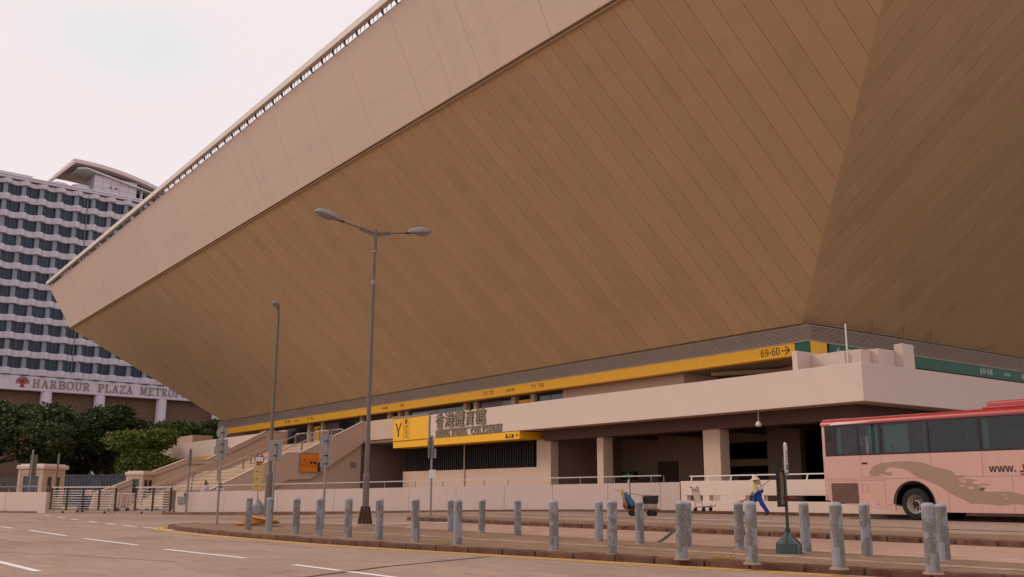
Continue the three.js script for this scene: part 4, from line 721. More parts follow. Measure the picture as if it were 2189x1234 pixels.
  for (let x = 0.9; x < 11; x += 0.85) for (const z of [-0.55, -1.85]) { part('seat', merge([RB(x, x + 0.16, 1.5, 2.5, z - 0.45, z + 0.45, 0.06), RB(x, x + 0.5, 1.5, 1.66, z - 0.45, z + 0.45, 0.05)]), sm, t); part('headrest_cover', merge([RB(x - 0.012, x + 0.172, 2.3, 2.52, z - 0.38, z - 0.06, 0.05), RB(x - 0.012, x + 0.172, 2.3, 2.52, z + 0.06, z + 0.38, 0.05)]), sc, t); }
  // underside, wheels
  part('underbody', merge([B(0.2, 2.6, 0.5, 1.15, -Wd + 0.06, -0.08), B(4.2, 8.6, 0.34, 1.15, -Wd + 0.06, -0.08), B(2.6, 4.2, 0.7, 1.15, -Wd + 0.5, -0.55), B(10.1, 11.9, 0.4, 1.15, -Wd + 0.06, -0.08), B(2.62, 4.2, 1.2, 1.24, -Wd + 0.06, -0.06)]), rub, t);
  const nutG = bar([0, 0, -0.05], [0, 0, 0.0], 0.024, 6);
  const tyre = lathe([[0.3, -0.14], [0.44, -0.15], [0.5, -0.12], [0.515, -0.06], [0.515, 0.06], [0.5, 0.12], [0.44, 0.15], [0.3, 0.14]], 36).rotateX(Math.PI / 2);
  const rim = lathe([[0.31, 0.15], [0.3, 0.13], [0.27, 0.1], [0.25, -0.02], [0.16, -0.06], [0.15, 0.0], [0.11, 0.04], [0.11, 0.1], [0.0, 0.11]], 30).rotateX(Math.PI / 2), rimm = mat([0.5, 0.43, 0.39], 0.4, { metalness: 0.5, map: metalTex });
  for (const x of [3.41, 9.35]) for (const s of [0, 1]) {
    const w = part('wheel', tyre, rub, t); w.position.set(x, 0.515, s ? -Wd + 0.18 : -0.2); if (s) w.rotation.y = Math.PI;
    part('rim', rim, rimm, w); part('hub', bar([0, 0, 0.06], [0, 0, 0.14], 0.1, 14), rub, w);
    for (let k = 0; k < 10; k++) { const a = k * Math.PI / 5, q = part('wheel_nut', nutG, rub, w); q.position.set(Math.cos(a) * 0.185, Math.sin(a) * 0.185, 0); }
  }
  const am = []; for (const c of [3.41, 9.35]) { const a = arch(c, 0.72); for (let i = 0; i < 20; i++) am.push(beam([...a[i], 0.004], [...a[i + 1], 0.004], 0.05, 0.035)); } part('wheel_arch_trim', merge(am), rub, t);
  // engine grille, hatches, seams, handle
  const gr = part('engine_grille', B(0.26, 1.34, 0.52, 1.2, -0.04, 0.003), mat([0.02, 0.009, 0.007], 0.8), t);
  for (let k = 0; k < 24; k++) part('grille_bar', B(0.28 + k * 0.0445, 0.3 + k * 0.0445, 0.53, 1.19, 0.003, 0.018), mat([0.24, 0.13, 0.1], 0.6), gr);
  const sx = (x, y0, y1) => B(x - 0.006, x + 0.006, y0, y1, -0.001, 0.0025), sy = (x0, x1, y) => B(x0, x1, y - 0.006, y + 0.006, -0.001, 0.0025);
  part('panel_seam', merge([sy(0.06, 4.6, 1.34), sy(4.6, 11.9, 1.37), sx(1.52, 1.4, 2.13), sx(2.3, 1.4, 2.13), sy(1.52, 2.3, 1.4), sx(2.38, 0.36, 1.34), sx(4.61, 0.3, 1.36), sx(6.68, 0.3, 1.37), sx(8.5, 0.3, 1.37), sx(4.1, 1.36, 2.13), sx(5.8, 1.37, 2.13), sx(0.2, 0.6, 1.3), sy(0.2, 2.4, 1.28), sx(1.5, 0.9, 1.15), sx(1.75, 0.9, 1.15), sy(1.5, 1.75, 1.15), sy(1.5, 1.75, 0.9)]), mat([0.3, 0.15, 0.12], 0.7), t);
  part('door_handle', RB(1.56, 1.76, 1.84, 1.89, 0, 0.03, 0.012), rub, t); part('fuel_cap', merge([B(5.66, 5.82, 1.0, 1.03, 0, 0.01), B(5.64, 5.78, 0.95, 0.98, 0, 0.01)]), rub, t);
  part('fuse_bolt', merge([bar([2.1, 0.5, 0], [2.1, 0.5, 0.01], 0.018, 8), bar([2.55, 0.48, 0], [2.55, 0.48, 0.01], 0.018, 8)]), rub, t);
  // printed wave
  const wave = [[1.81, 1.57], [1.99, 1.75], [2.32, 1.85], [2.8, 1.89], [3.34, 1.89], [3.76, 1.84], [4.01, 1.77], [4.26, 1.68], [4.54, 1.61], [4.75, 1.56], [4.89, 1.49], [4.85, 1.42], [5.13, 1.41], [5.25, 1.37], [5.15, 1.34], [4.93, 1.32], [4.94, 1.29], [5.11, 1.28], [5.36, 1.3], [5.61, 1.25], [5.45, 1.22], [5.38, 1.21], [5.51, 1.14], [5.65, 1.12], [5.75, 1.16], [5.92, 1.15], [6.01, 1.1], [5.78, 1.12], [5.64, 1.06], [5.57, 1.03], [5.76, 0.93], [5.89, 0.9], [6.23, 0.91], [6.55, 0.91], [6.98, 0.82], [7.6, 0.76], [8.4, 0.74], [8.5, 0.55], [6.95, 0.53], [6.7, 0.56], [6.31, 0.5], [5.92, 0.53], [5.59, 0.55], [5.32, 0.54], [5.12, 0.66], [4.85, 0.77], [4.55, 0.92], [4.38, 1.05], [4.15, 1.15], [3.85, 1.27], [3.67, 1.33], [3.49, 1.43], [3.28, 1.58], [3.05, 1.66], [2.71, 1.71], [2.51, 1.68], [2.42, 1.6], [2.49, 1.54], [2.69, 1.56], [2.64, 1.4], [2.52, 1.44], [2.29, 1.5], [2.12, 1.43], [1.84, 1.43]];
  const ws = shapeOf(wave); for (const h of [[[4.98, 1.24], [5.2, 1.26], [5.28, 1.2], [5.02, 1.2]], [[5.02, 1.1], [5.14, 1.12], [5.16, 1.06], [5.04, 1.06]], [[5.26, 1.04], [5.42, 1.08], [5.46, 0.99], [5.32, 0.98]], [[6.3, 0.83], [6.45, 0.84], [6.48, 0.81], [6.34, 0.8]], [[6.36, 0.73], [6.54, 0.73], [6.5, 0.69]]]) ws.holes.push(shapeOf(h));
  const wg = metric(new THREE.ShapeGeometry(ws)); wg.translate(0, 0, 0.004); part('wave_print', wg, taupe, t);
  part('lettering', text('www.', fontB, 0.235, 0.004, 0.83).translate(6.0, 1.49, 0.002), M.ink, t);
  const lg = new THREE.ShapeGeometry(shapeOf([[6.92, 1.52], [7.05, 1.52], [7.03, 1.66], [7.15, 1.68], [7.6, 1.6], [7.6, 1.52], [7.3, 1.48], [6.95, 1.47]])); lg.translate(0, 0, 0.0035); part('emblem', lg, M.ink, t);
  const lg2 = new THREE.ShapeGeometry(shapeOf([[6.92, 1.44], [7.6, 1.44], [7.5, 1.38], [7.0, 1.38]])); lg2.translate(0, 0, 0.0035); part('emblem', lg2, mat([0.4, 0.02, 0.03], 0.5), t);
  part('emblem', B(7.02, 7.08, 1.66, 1.72, 0.001, 0.004), mat([0.4, 0.02, 0.03], 0.5), t);
  part('rear_lamp', merge([RB(-0.05, -0.02, 2.3, 2.5, -0.3, -0.05, 0.01), RB(-0.05, -0.02, 2.75, 2.9, -0.3, -0.05, 0.01)]), M.red, t);
}
// ---------------------------------------------------------------- people
function sdfMesh(bones, cell, k = 0.02) {      // bones: [ax,ay,az, bx,by,bz, ra, rb]; smooth union of tapered capsules, meshed
  let lo = V(1e9, 1e9, 1e9), hi = V(-1e9, -1e9, -1e9);
  for (const b of bones) for (const [x, y, z, r] of [[b[0], b[1], b[2], b[6]], [b[3], b[4], b[5], b[7]]]) { lo.min(V(x - r, y - r, z - r)); hi.max(V(x + r, y + r, z + r)); }
  const c = lo.clone().add(hi).multiplyScalar(0.5), half = Math.max(hi.x - lo.x, hi.y - lo.y, hi.z - lo.z) / 2 + cell * 3, n = Math.min(150, Math.max(12, Math.ceil(2 * half / cell)));
  const mc = new MarchingCubes(n, new THREE.MeshStandardMaterial(), false, false, 120000); mc.isolation = 0;
  const hs = n / 2, P = V(), A = V(), D = V();
  const pre = bones.map((b) => ({ a: V(b[0], b[1], b[2]), d: V(b[3] - b[0], b[4] - b[1], b[5] - b[2]), r0: b[6], r1: b[7] })); pre.forEach((q) => { q.l = Math.max(1e-9, q.d.lengthSq()); });
  for (let z = 0; z < n; z++) for (let y = 0; y < n; y++) for (let x = 0; x < n; x++) {
    P.set((x - hs) / hs * half + c.x, (y - hs) / hs * half + c.y, (z - hs) / hs * half + c.z);
    let s = 0, m = 1e9; const ds = [];
    for (const q of pre) { A.copy(P).sub(q.a); const t = clamp(A.dot(q.d) / q.l, 0, 1); D.copy(q.d).multiplyScalar(t); const d = A.sub(D).length() - mixv(q.r0, q.r1, t); ds.push(d); if (d < m) m = d; }
    for (const d of ds) s += Math.exp(-(d - m) / k);
    mc.field[x + y * n + z * n * n] = -(m - k * Math.log(s) * 0.7);
  }
  mc.update();
  const cnt = mc.count, pos = new Float32Array(cnt * 3), nor = new Float32Array(cnt * 3);
  for (let i = 0; i < cnt; i++) { pos[3 * i] = mc.positionArray[3 * i] * half + c.x; pos[3 * i + 1] = mc.positionArray[3 * i + 1] * half + c.y; pos[3 * i + 2] = mc.positionArray[3 * i + 2] * half + c.z; }
  const g = new THREE.BufferGeometry(); g.setAttribute('position', new THREE.BufferAttribute(pos, 3)); g.computeVertexNormals();
  for (let i = 0; i < cnt * 3; i++) nor[i] = mc.normalArray[i]; g.setAttribute('normal', new THREE.BufferAttribute(nor, 3));
  { const p = g.attributes.position, q = g.attributes.normal; let dot = 0; for (let i = 0; i < cnt; i += 3) { const a = V().fromBufferAttribute(p, i), b = V().fromBufferAttribute(p, i + 1), d = V().fromBufferAttribute(p, i + 2); dot += b.sub(a).cross(d.sub(a)).dot(V().fromBufferAttribute(q, i)) > 0 ? 1 : -1; } if (dot < 0) for (let i = 0; i < cnt * 3; i++) nor[i] *= -1; }
  return metric(g);
}
const skin = mat([0.42, 0.22, 0.14], 0.6), hair = mat([0.012, 0.009, 0.008], 0.6);
function hand(w, dir, down) {                  // palm, four fingers and a thumb curled round a handle from wrist w
  const d = V(...dir).normalize(), s = V(...down).normalize(), o = d.clone().cross(s).normalize(), q = (p, a, b, c) => p.clone().addScaledVector(d, a).addScaledVector(s, b).addScaledVector(o, c), W = V(...w), bones = [];
  const add = (a, b, r0, r1) => bones.push([a.x, a.y, a.z, b.x, b.y, b.z, r0, r1]);
  add(W, q(W, 0.06, 0, 0), 0.026, 0.03);
  [[-0.028, 0.03], [-0.009, 0.034], [0.01, 0.032], [0.028, 0.025]].forEach(([e, l]) => { const a = q(W, 0.075, 0.0, e), b = q(W, 0.075 + l, 0.012, e), c = q(W, 0.075 + l * 0.8, 0.04, e), f = q(W, 0.075 + l * 0.2, 0.046, e); add(a, b, 0.0095, 0.009); add(b, c, 0.009, 0.0085); add(c, f, 0.0085, 0.008); });
  const a = q(W, 0.02, 0.006, -0.03), b = q(W, 0.05, 0.03, -0.04), c = q(W, 0.075, 0.045, -0.03); add(a, b, 0.011, 0.01); add(b, c, 0.01, 0.009); return bones;
}
function head(c, r, fx = 1) {                  // face along local +x
  const [x, y, z] = c, b = [[x - 0.02, y + 0.03, z, x + 0.005, y + 0.03, z, r, r * 0.96], [x + 0.02, y - 0.05, z, x + 0.045, y - 0.075, z, r * 0.66, r * 0.45], [x + 0.085, y + 0.01, z, x + 0.108, y - 0.02, z, 0.012, 0.016], [x + 0.08, y - 0.055, z - 0.016, x + 0.08, y - 0.055, z + 0.016, 0.012, 0.012]];
  for (const s of [-1, 1]) b.push([x - 0.01, y + 0.01, z + s * 0.082, x - 0.015, y - 0.03, z + s * 0.08, 0.016, 0.012], [x + 0.078, y + 0.03, z + s * 0.034, x + 0.078, y + 0.03, z + s * 0.03, 0.016, 0.016]); return b;
}
{
  const t = thing('person', 'person in blue overalls, yellow vest and pale sun hat sweeping the road', 'person', [-25.6, 0.38, -30.0], Math.atan2(-0.813, -0.583));
  const N = (a, b, r0, r1) => [...a, ...b, r0, r1];
  const sh = [-0.02, 1.17, 0], hipL = [0, 0.8, -0.08], hipR = [0, 0.8, 0.08], kneeL = [-0.13, 0.47, -0.09], ankL = [-0.33, 0.17, -0.1], kneeR = [0.17, 0.47, 0.09], ankR = [0.2, 0.09, 0.1];
  const shL = [-0.02, 1.16, -0.16], elL = [-0.11, 0.95, -0.21], wrL = [0.09, 0.88, -0.2], shR = [0, 1.16, 0.16], elR = [0.05, 0.93, 0.2], wrR = [0.24, 0.8, 0.02];
  const body = sdfMesh([N([0, 0.8, 0], [0.0, 0.95, 0], 0.13, 0.12), N([0, 0.95, 0], [0.0, 1.12, 0], 0.12, 0.13), N([-0.01, 1.12, 0], [0.03, 1.28, 0], 0.07, 0.05), N(hipL, kneeL, 0.085, 0.06), N(kneeL, ankL, 0.06, 0.04), N(hipR, kneeR, 0.085, 0.06), N(kneeR, ankR, 0.06, 0.04), N(shL, elL, 0.05, 0.042), N(elL, wrL, 0.042, 0.03), N(shR, elR, 0.05, 0.042), N(elR, wrR, 0.042, 0.03)], 0.014);
  const hd = sdfMesh(head([0.05, 1.37, 0], 0.088), 0.006, 0.01), h1 = sdfMesh(hand(wrL, [0.9, -0.2, 0.25], [0.2, -0.9, 0.3]), 0.004, 0.004), h2 = sdfMesh(hand(wrR, [0.9, -0.3, -0.3], [0.2, -0.9, -0.3]), 0.004, 0.004);
  part('body', merge([body, hd, h1, h2]), skin, t);
  const blue = mat([0.012, 0.055, 0.36], 0.85, { bumpMap: fineBump, bumpScale: 0.004 }), vest = mat([0.5, 0.43, 0.05], 0.8), pale = mat([0.62, 0.5, 0.44], 0.9);
  part('trousers', sdfMesh([N([0, 0.82, -0.04], [0, 0.82, 0.04], 0.15, 0.15), N(hipL, kneeL, 0.105, 0.082), N(kneeL, [-0.31, 0.2, -0.1], 0.082, 0.07), N(hipR, kneeR, 0.105, 0.082), N(kneeR, [0.195, 0.12, 0.1], 0.082, 0.07)], 0.014), blue, t);
  part('jacket', sdfMesh([N([0, 0.9, -0.03], [0, 0.9, 0.03], 0.145, 0.145), N([0, 0.95, 0], [-0.01, 1.13, 0], 0.145, 0.15), N(shL, elL, 0.075, 0.068), N(elL, [0.05, 0.893, -0.2], 0.068, 0.055), N(shR, elR, 0.075, 0.066), N(elR, [0.2, 0.835, 0.06], 0.062, 0.05)], 0.014), blue, t);
  part('vest', sdfMesh([N([0.005, 0.9, -0.04], [0.005, 0.9, 0.04], 0.155, 0.155), N([0.01, 0.96, 0], [0.0, 1.14, 0], 0.158, 0.155), N([-0.01, 1.15, -0.1], [-0.01, 1.15, 0.1], 0.085, 0.085)], 0.014), vest, t);
  part('vest_stripe', merge([new THREE.TorusGeometry(0.165, 0.016, 6, 24).rotateX(Math.PI / 2).translate(0.005, 0.96, 0), beam([0.02, 1.24, -0.1], [0.16, 0.98, -0.08], 0.05, 0.012)]), mat([0.6, 0.6, 0.55], 0.5), t);
  part('sleeve_guard', sdfMesh([N([-0.03, 1.14, -0.19], [-0.07, 1.02, -0.22], 0.075, 0.07)], 0.012), pale, t);
  part('neck_cloth', sdfMesh([N([0.01, 1.38, 0], [-0.01, 1.3, 0], 0.103, 0.11), N([-0.02, 1.3, 0], [-0.07, 1.18, 0], 0.1, 0.09)], 0.012), mat([0.5, 0.37, 0.27], 0.9), t);
  const hat = lathe([[0.0, 0.15], [0.06, 0.145], [0.1, 0.11], [0.115, 0.03], [0.12, 0.0], [0.19, -0.035], [0.24, -0.05], [0.235, -0.058], [0.12, -0.012], [0.1, 0.03], [0.05, 0.12], [0, 0.13]], 28); { const p = hat.attributes.position; for (let i = 0; i < p.count; i++) { const x = p.getX(i); p.setX(i, x > 0 ? x * 1.15 : x * 0.72); } hat.computeVertexNormals(); }
  const ht = part('sun_hat', hat, pale, t); ht.position.set(0.045, 1.425, 0); ht.rotation.z = -0.1;
  for (const [a, x, y, z, rot] of [[ankL, -0.33, 0.13, -0.1, 0.75], [ankR, 0.21, 0.045, 0.1, 0]]) { const b = part('boot', sdfMesh([N([0, 0.12, 0], [0, 0.02, 0], 0.058, 0.05), N([-0.03, -0.005, 0], [0.13, -0.01, 0], 0.045, 0.036)], 0.012), mat([0.05, 0.022, 0.014], 0.6), t); b.position.set(x, y + 0.02, z); b.rotation.z = -rot; }
  const bm = thing('broom', 'straw broom with wooden handle held by the sweeping person', 'broom', [-25.6, 0.38, -30.0], Math.atan2(-0.813, -0.583));
  part('handle', bar([-0.5, 1.38, -0.12], [0.55, 0.6, -0.12], 0.014, 8), mat([0.4, 0.17, 0.07], 0.7), bm);
  const st = []; for (let i = 0; i < 90; i++) { const e = rr(-1, 1), f = rr(-0.12, 0.12); st.push(beam([0.5 + rr(-0.02, 0.02), 0.63 + rr(-0.02, 0.02), -0.12], [0.78 + e * 0.12, 0.38 + Math.abs(e) * 0.12 + rr(-0.03, 0.05), -0.12 + f], 0.012, 0.006)); }
  part('straw', merge(st), mat([0.5, 0.34, 0.16], 0.95), bm); part('binding', bar([0.47, 0.66, -0.12], [0.53, 0.61, -0.12], 0.032, 8), mat([0.3, 0.2, 0.05], 0.8), bm);
}
function bystander(label, pos, turn, H, shirt, lower, bun, bag) {
  const t = thing('person', label, 'person', pos, turn), s = H / 1.7, N = (a, b, r0, r1) => [...a.map((v) => v * s), ...b.map((v) => v * s), r0 * s, r1 * s];
  const legs = [-1, 1].flatMap((e) => [N([0, 0.86, e * 0.09], [0.01, 0.47, e * 0.1], 0.08, 0.055), N([0.01, 0.47, e * 0.1], [0, 0.06, e * 0.1], 0.055, 0.038), N([0, 0.04, e * 0.1], [0.14, 0.03, e * 0.11], 0.04, 0.03)]);
  const arms = (r) => [-1, 1].flatMap((e) => [N([0, 1.36, e * 0.17], [-0.02, 1.08, e * 0.23], 0.045 + r, 0.038 + r)]);
  const body = sdfMesh([N([0, 0.88, 0], [0, 1.1, 0], 0.12, 0.11), N([0, 1.1, 0], [0, 1.33, 0], 0.11, 0.125), N([0, 1.35, 0], [0.02, 1.5, 0], 0.06, 0.05), ...legs, ...arms(0), ...[-1, 1].map((e) => N([-0.02, 1.08, e * 0.23], [0.14, 0.92, e * 0.16], 0.036, 0.026))], 0.018 * s);
  part('body', merge([body, sdfMesh(head([0.02 * s, 1.58 * s, 0], 0.088 * s), 0.009, 0.01), sdfMesh(hand([0.14 * s, 0.92 * s, 0.16 * s], [0.8, -0.5, 0], [0, 0, -1]), 0.005, 0.004), sdfMesh(hand([0.14 * s, 0.92 * s, -0.16 * s], [0.8, -0.5, 0], [0, 0, 1]), 0.005, 0.004)]), skin, t);
  part('shirt', sdfMesh([N([0, 0.98, -0.02], [0, 1.12, 0.02], 0.135, 0.13), N([0, 1.12, 0], [0, 1.32, 0], 0.128, 0.14), ...[-1, 1].map((e) => N([0, 1.36, e * 0.16], [-0.015, 1.2, e * 0.215], 0.062, 0.06))], 0.018 * s), mat(shirt, 0.85), t);
  part('skirt', sdfMesh([N([0, 0.92, -0.03], [0, 0.92, 0.03], 0.13, 0.13), ...[-1, 1].map((e) => N([0, 0.86, e * 0.08], [0.01, 0.55, e * 0.1], 0.1, 0.1))], 0.018 * s), mat(lower, 0.85), t);
  part('hair', sdfMesh([N([-0.015, 1.63, 0], [-0.03, 1.6, 0], 0.098, 0.1), ...(bun ? [N([-0.06, 1.75, 0], [-0.07, 1.77, 0], 0.05, 0.045)] : [N([-0.05, 1.58, 0], [-0.06, 1.46, 0], 0.085, 0.06)])], 0.012 * s), hair, t);
  if (bag) part('bag', RB(-0.34 * s, -0.14 * s, 0.95 * s, 1.3 * s, -0.15, 0.15, 0.05), mat(bag, 0.7), t);
}
bystander('person in white shirt with dark hair tied up behind the forecourt wall', [-57.9, 0.12, -19.5], 0.7, 1.72, [0.5, 0.5, 0.6], [0.02, 0.03, 0.08], true, null);
bystander('person in white shirt with dark backpack behind the forecourt wall', [-57.5, 0.1, -20.2], 2.6, 1.66, [0.62, 0.58, 0.58], [0.02, 0.03, 0.08], false, [0.02, 0.03, 0.08]);
bystander('person in grey shirt with red bag behind the slim lamp post', [-56.4, 0.12, -22.7], 2.4, 1.74, [0.4, 0.38, 0.42], [0.03, 0.03, 0.05], false, [0.4, 0.03, 0.04]);
// ---------------------------------------------------------------- luggage trolley and cleaner's cart
{
  const t = thing('luggage_trolley', 'steel luggage trolley standing alone by the slotted wall', 'trolley', [-29.5, 0.5, -31.2], 1.5);
  const tube = (pts, r = 0.017) => merge(pts.slice(1).map((p, i) => bar(pts[i], p, r, 7))), al = mat([0.55, 0.47, 0.4], 0.4, { metalness: 0.6 });
  // x forward, z across
  part('back_frame', merge([tube([[-0.36, 0.12, -0.24], [-0.3, 0.18, -0.22], [-0.52, 1.0, -0.2]], 0.02), tube([[-0.36, 0.12, 0.24], [-0.3, 0.18, 0.22], [-0.52, 1.0, 0.2]], 0.02), bar([-0.34, 0.32, -0.22], [-0.34, 0.32, 0.22], 0.016, 7)]), al, t);
  part('push_bar', bar([-0.56, 1.0, -0.26], [-0.56, 1.0, 0.26], 0.02, 8), al, t);
  for (const z of [-0.2, 0.2]) part('grip', new THREE.SphereGeometry(0.04, 10, 8).translate(-0.55, 1.0, z), M.black, t);
  part('advert_panel', slab(V(-0.352, 0.36, 0.19), V(-0.352, 0.36, -0.19), V(-0.46, 0.74, -0.18), V(-0.46, 0.74, 0.18), 0.012), mat([0.56, 0.43, 0.35], 0.6), t);
  part('basket', merge([0, 1, 2, 3, 4].map((k) => bar([-0.43 - k * 0.008 + 0.0, 0.78 + k * 0.035, -0.19], [-0.43 - k * 0.008, 0.78 + k * 0.035, 0.19], 0.01, 6)).concat([slab(V(-0.44, 0.78, 0.17), V(-0.44, 0.78, -0.17), V(-0.49, 0.94, -0.17), V(-0.49, 0.94, 0.17), 0.02)])), al, t);
  part('deck', merge([tube([[-0.36, 0.16, -0.24], [0.4, 0.2, -0.14], [0.52, 0.26, -0.12]], 0.018), tube([[-0.36, 0.16, 0.24], [0.4, 0.2, 0.14], [0.52, 0.26, 0.12]], 0.018), ...[-0.2, 0, 0.2].map((x) => bar([x, 0.18, -0.2], [x, 0.18, 0.2], 0.012, 6))]), mat([0.2, 0.12, 0.1], 0.6, { metalness: 0.3 }), t);
  for (const [x, z] of [[-0.3, -0.25], [-0.3, 0.25], [0.33, 0]]) part('wheel', merge([bar([x, 0.085, z - 0.03], [x, 0.085, z + 0.03], 0.085, 14), bar([x, 0.09, z], [x, 0.2, z], 0.02, 6)]), M.black, t);

  const c = thing('cleaning_cart', 'cleaner cart heaped with bags, brooms and a lined bin', 'cart', [-28.05, 0.375, -26.1], Math.atan2(0.813, 0.583));
  part('platform', RB(-0.5, 0.75, 0.22, 0.27, -0.3, 0.3, 0.015), mat([0.25, 0.07, 0.04], 0.8, { map: kerbTex }), c);
  part('push_handle', tube([[-0.5, 0.27, -0.26], [-0.62, 0.9, -0.26], [-0.62, 0.9, 0.26], [-0.5, 0.27, 0.26]], 0.02), M.steel, c);
  for (const [x, z] of [[-0.28, 0.26], [-0.28, -0.26], [0.42, 0.26], [0.42, -0.26], [0.55, 0.2]]) part('wheel', merge([bar([x, 0.105, z - 0.035], [x, 0.105, z + 0.035], 0.105, 16), bar([x, 0.1, z], [x, 0.23, z], 0.025, 6)]), M.black, c);
  const bin = lathe([[0.0, 0.28], [0.24, 0.28], [0.285, 0.72], [0.26, 0.72], [0.22, 0.32], [0, 0.32]], 20); bin.translate(0.44, 0, 0); part('bin', bin, mat([0.52, 0.46, 0.4], 0.6), c);
  const liner = lathe([[0.285, 0.46], [0.298, 0.58], [0.315, 0.73], [0.315, 0.77], [0.27, 0.76], [0.24, 0.74]], 20); { const p = liner.attributes.position; for (let i = 0; i < p.count; i++) { const k = 1 + 0.02 * Math.sin(i * 2.3); p.setX(i, p.getX(i) * k); p.setZ(i, p.getZ(i) * k); } liner.computeVertexNormals(); } liner.translate(0.44, 0, 0); part('bin_liner', liner, mat([0.02, 0.016, 0.016], 0.35), c);
  const N = (a, b, r0, r1) => [...a, ...b, r0, r1];
  part('refuse_sack', sdfMesh([N([-0.46, 0.42, 0.02], [-0.5, 0.8, 0], 0.17, 0.07), N([-0.25, 0.36, 0], [-0.4, 0.72, 0.02], 0.16, 0.07), N([-0.05, 0.34, 0], [-0.2, 0.4, 0], 0.11, 0.14)], 0.016, 0.025), mat([0.035, 0.018, 0.016], 0.4), c);
  part('red_cloth', sdfMesh([N([-0.56, 0.45, 0.14], [-0.55, 0.7, 0.12], 0.06, 0.035)], 0.012), mat([0.45, 0.05, 0.05], 0.85), c);
  part('blue_sheet', merge([beam([-0.55, 0.84, 0.14], [-0.28, 0.4, 0.22], 0.03, 0.09), beam([-0.48, 0.82, 0.15], [-0.2, 0.44, 0.2], 0.02, 0.06)]), mat([0.02, 0.15, 0.27], 0.6), c);
  part('upright_pole', merge([bar([-0.3, 0.3, -0.1], [-0.34, 1.45, -0.1], 0.022, 7), bar([-0.34, 1.4, -0.1], [-0.38, 1.64, -0.1], 0.012, 6)]), mat([0.22, 0.12, 0.09], 0.8), c);
  part('white_rag', sdfMesh([N([-0.38, 1.2, -0.1], [-0.37, 1.34, -0.1], 0.035, 0.02)], 0.01), pale0(), c);
  part('long_broom', merge([bar([-0.95, 0.98, 0.1], [0.3, 0.72, 0.1], 0.014, 7), ...Array.from({ length: 50 }, () => beam([-0.02, 0.79, 0.1], [0.36 + rr(-0.1, 0.1), 0.69 + rr(-0.05, 0.08), 0.1 + rr(-0.1, 0.1)], 0.014, 0.007))]), mat([0.46, 0.27, 0.08], 0.9), c);
  part('yellow_tie', sdfMesh([N([-0.66, 0.82, 0.1], [-0.62, 0.96, 0.1], 0.05, 0.02), N([-0.62, 0.92, 0.1], [-0.68, 1.05, 0.1], 0.025, 0.01)], 0.01), mat([0.5, 0.33, 0.04], 0.8), c);
  function pale0() { return mat([0.6, 0.55, 0.52], 0.9); }
}
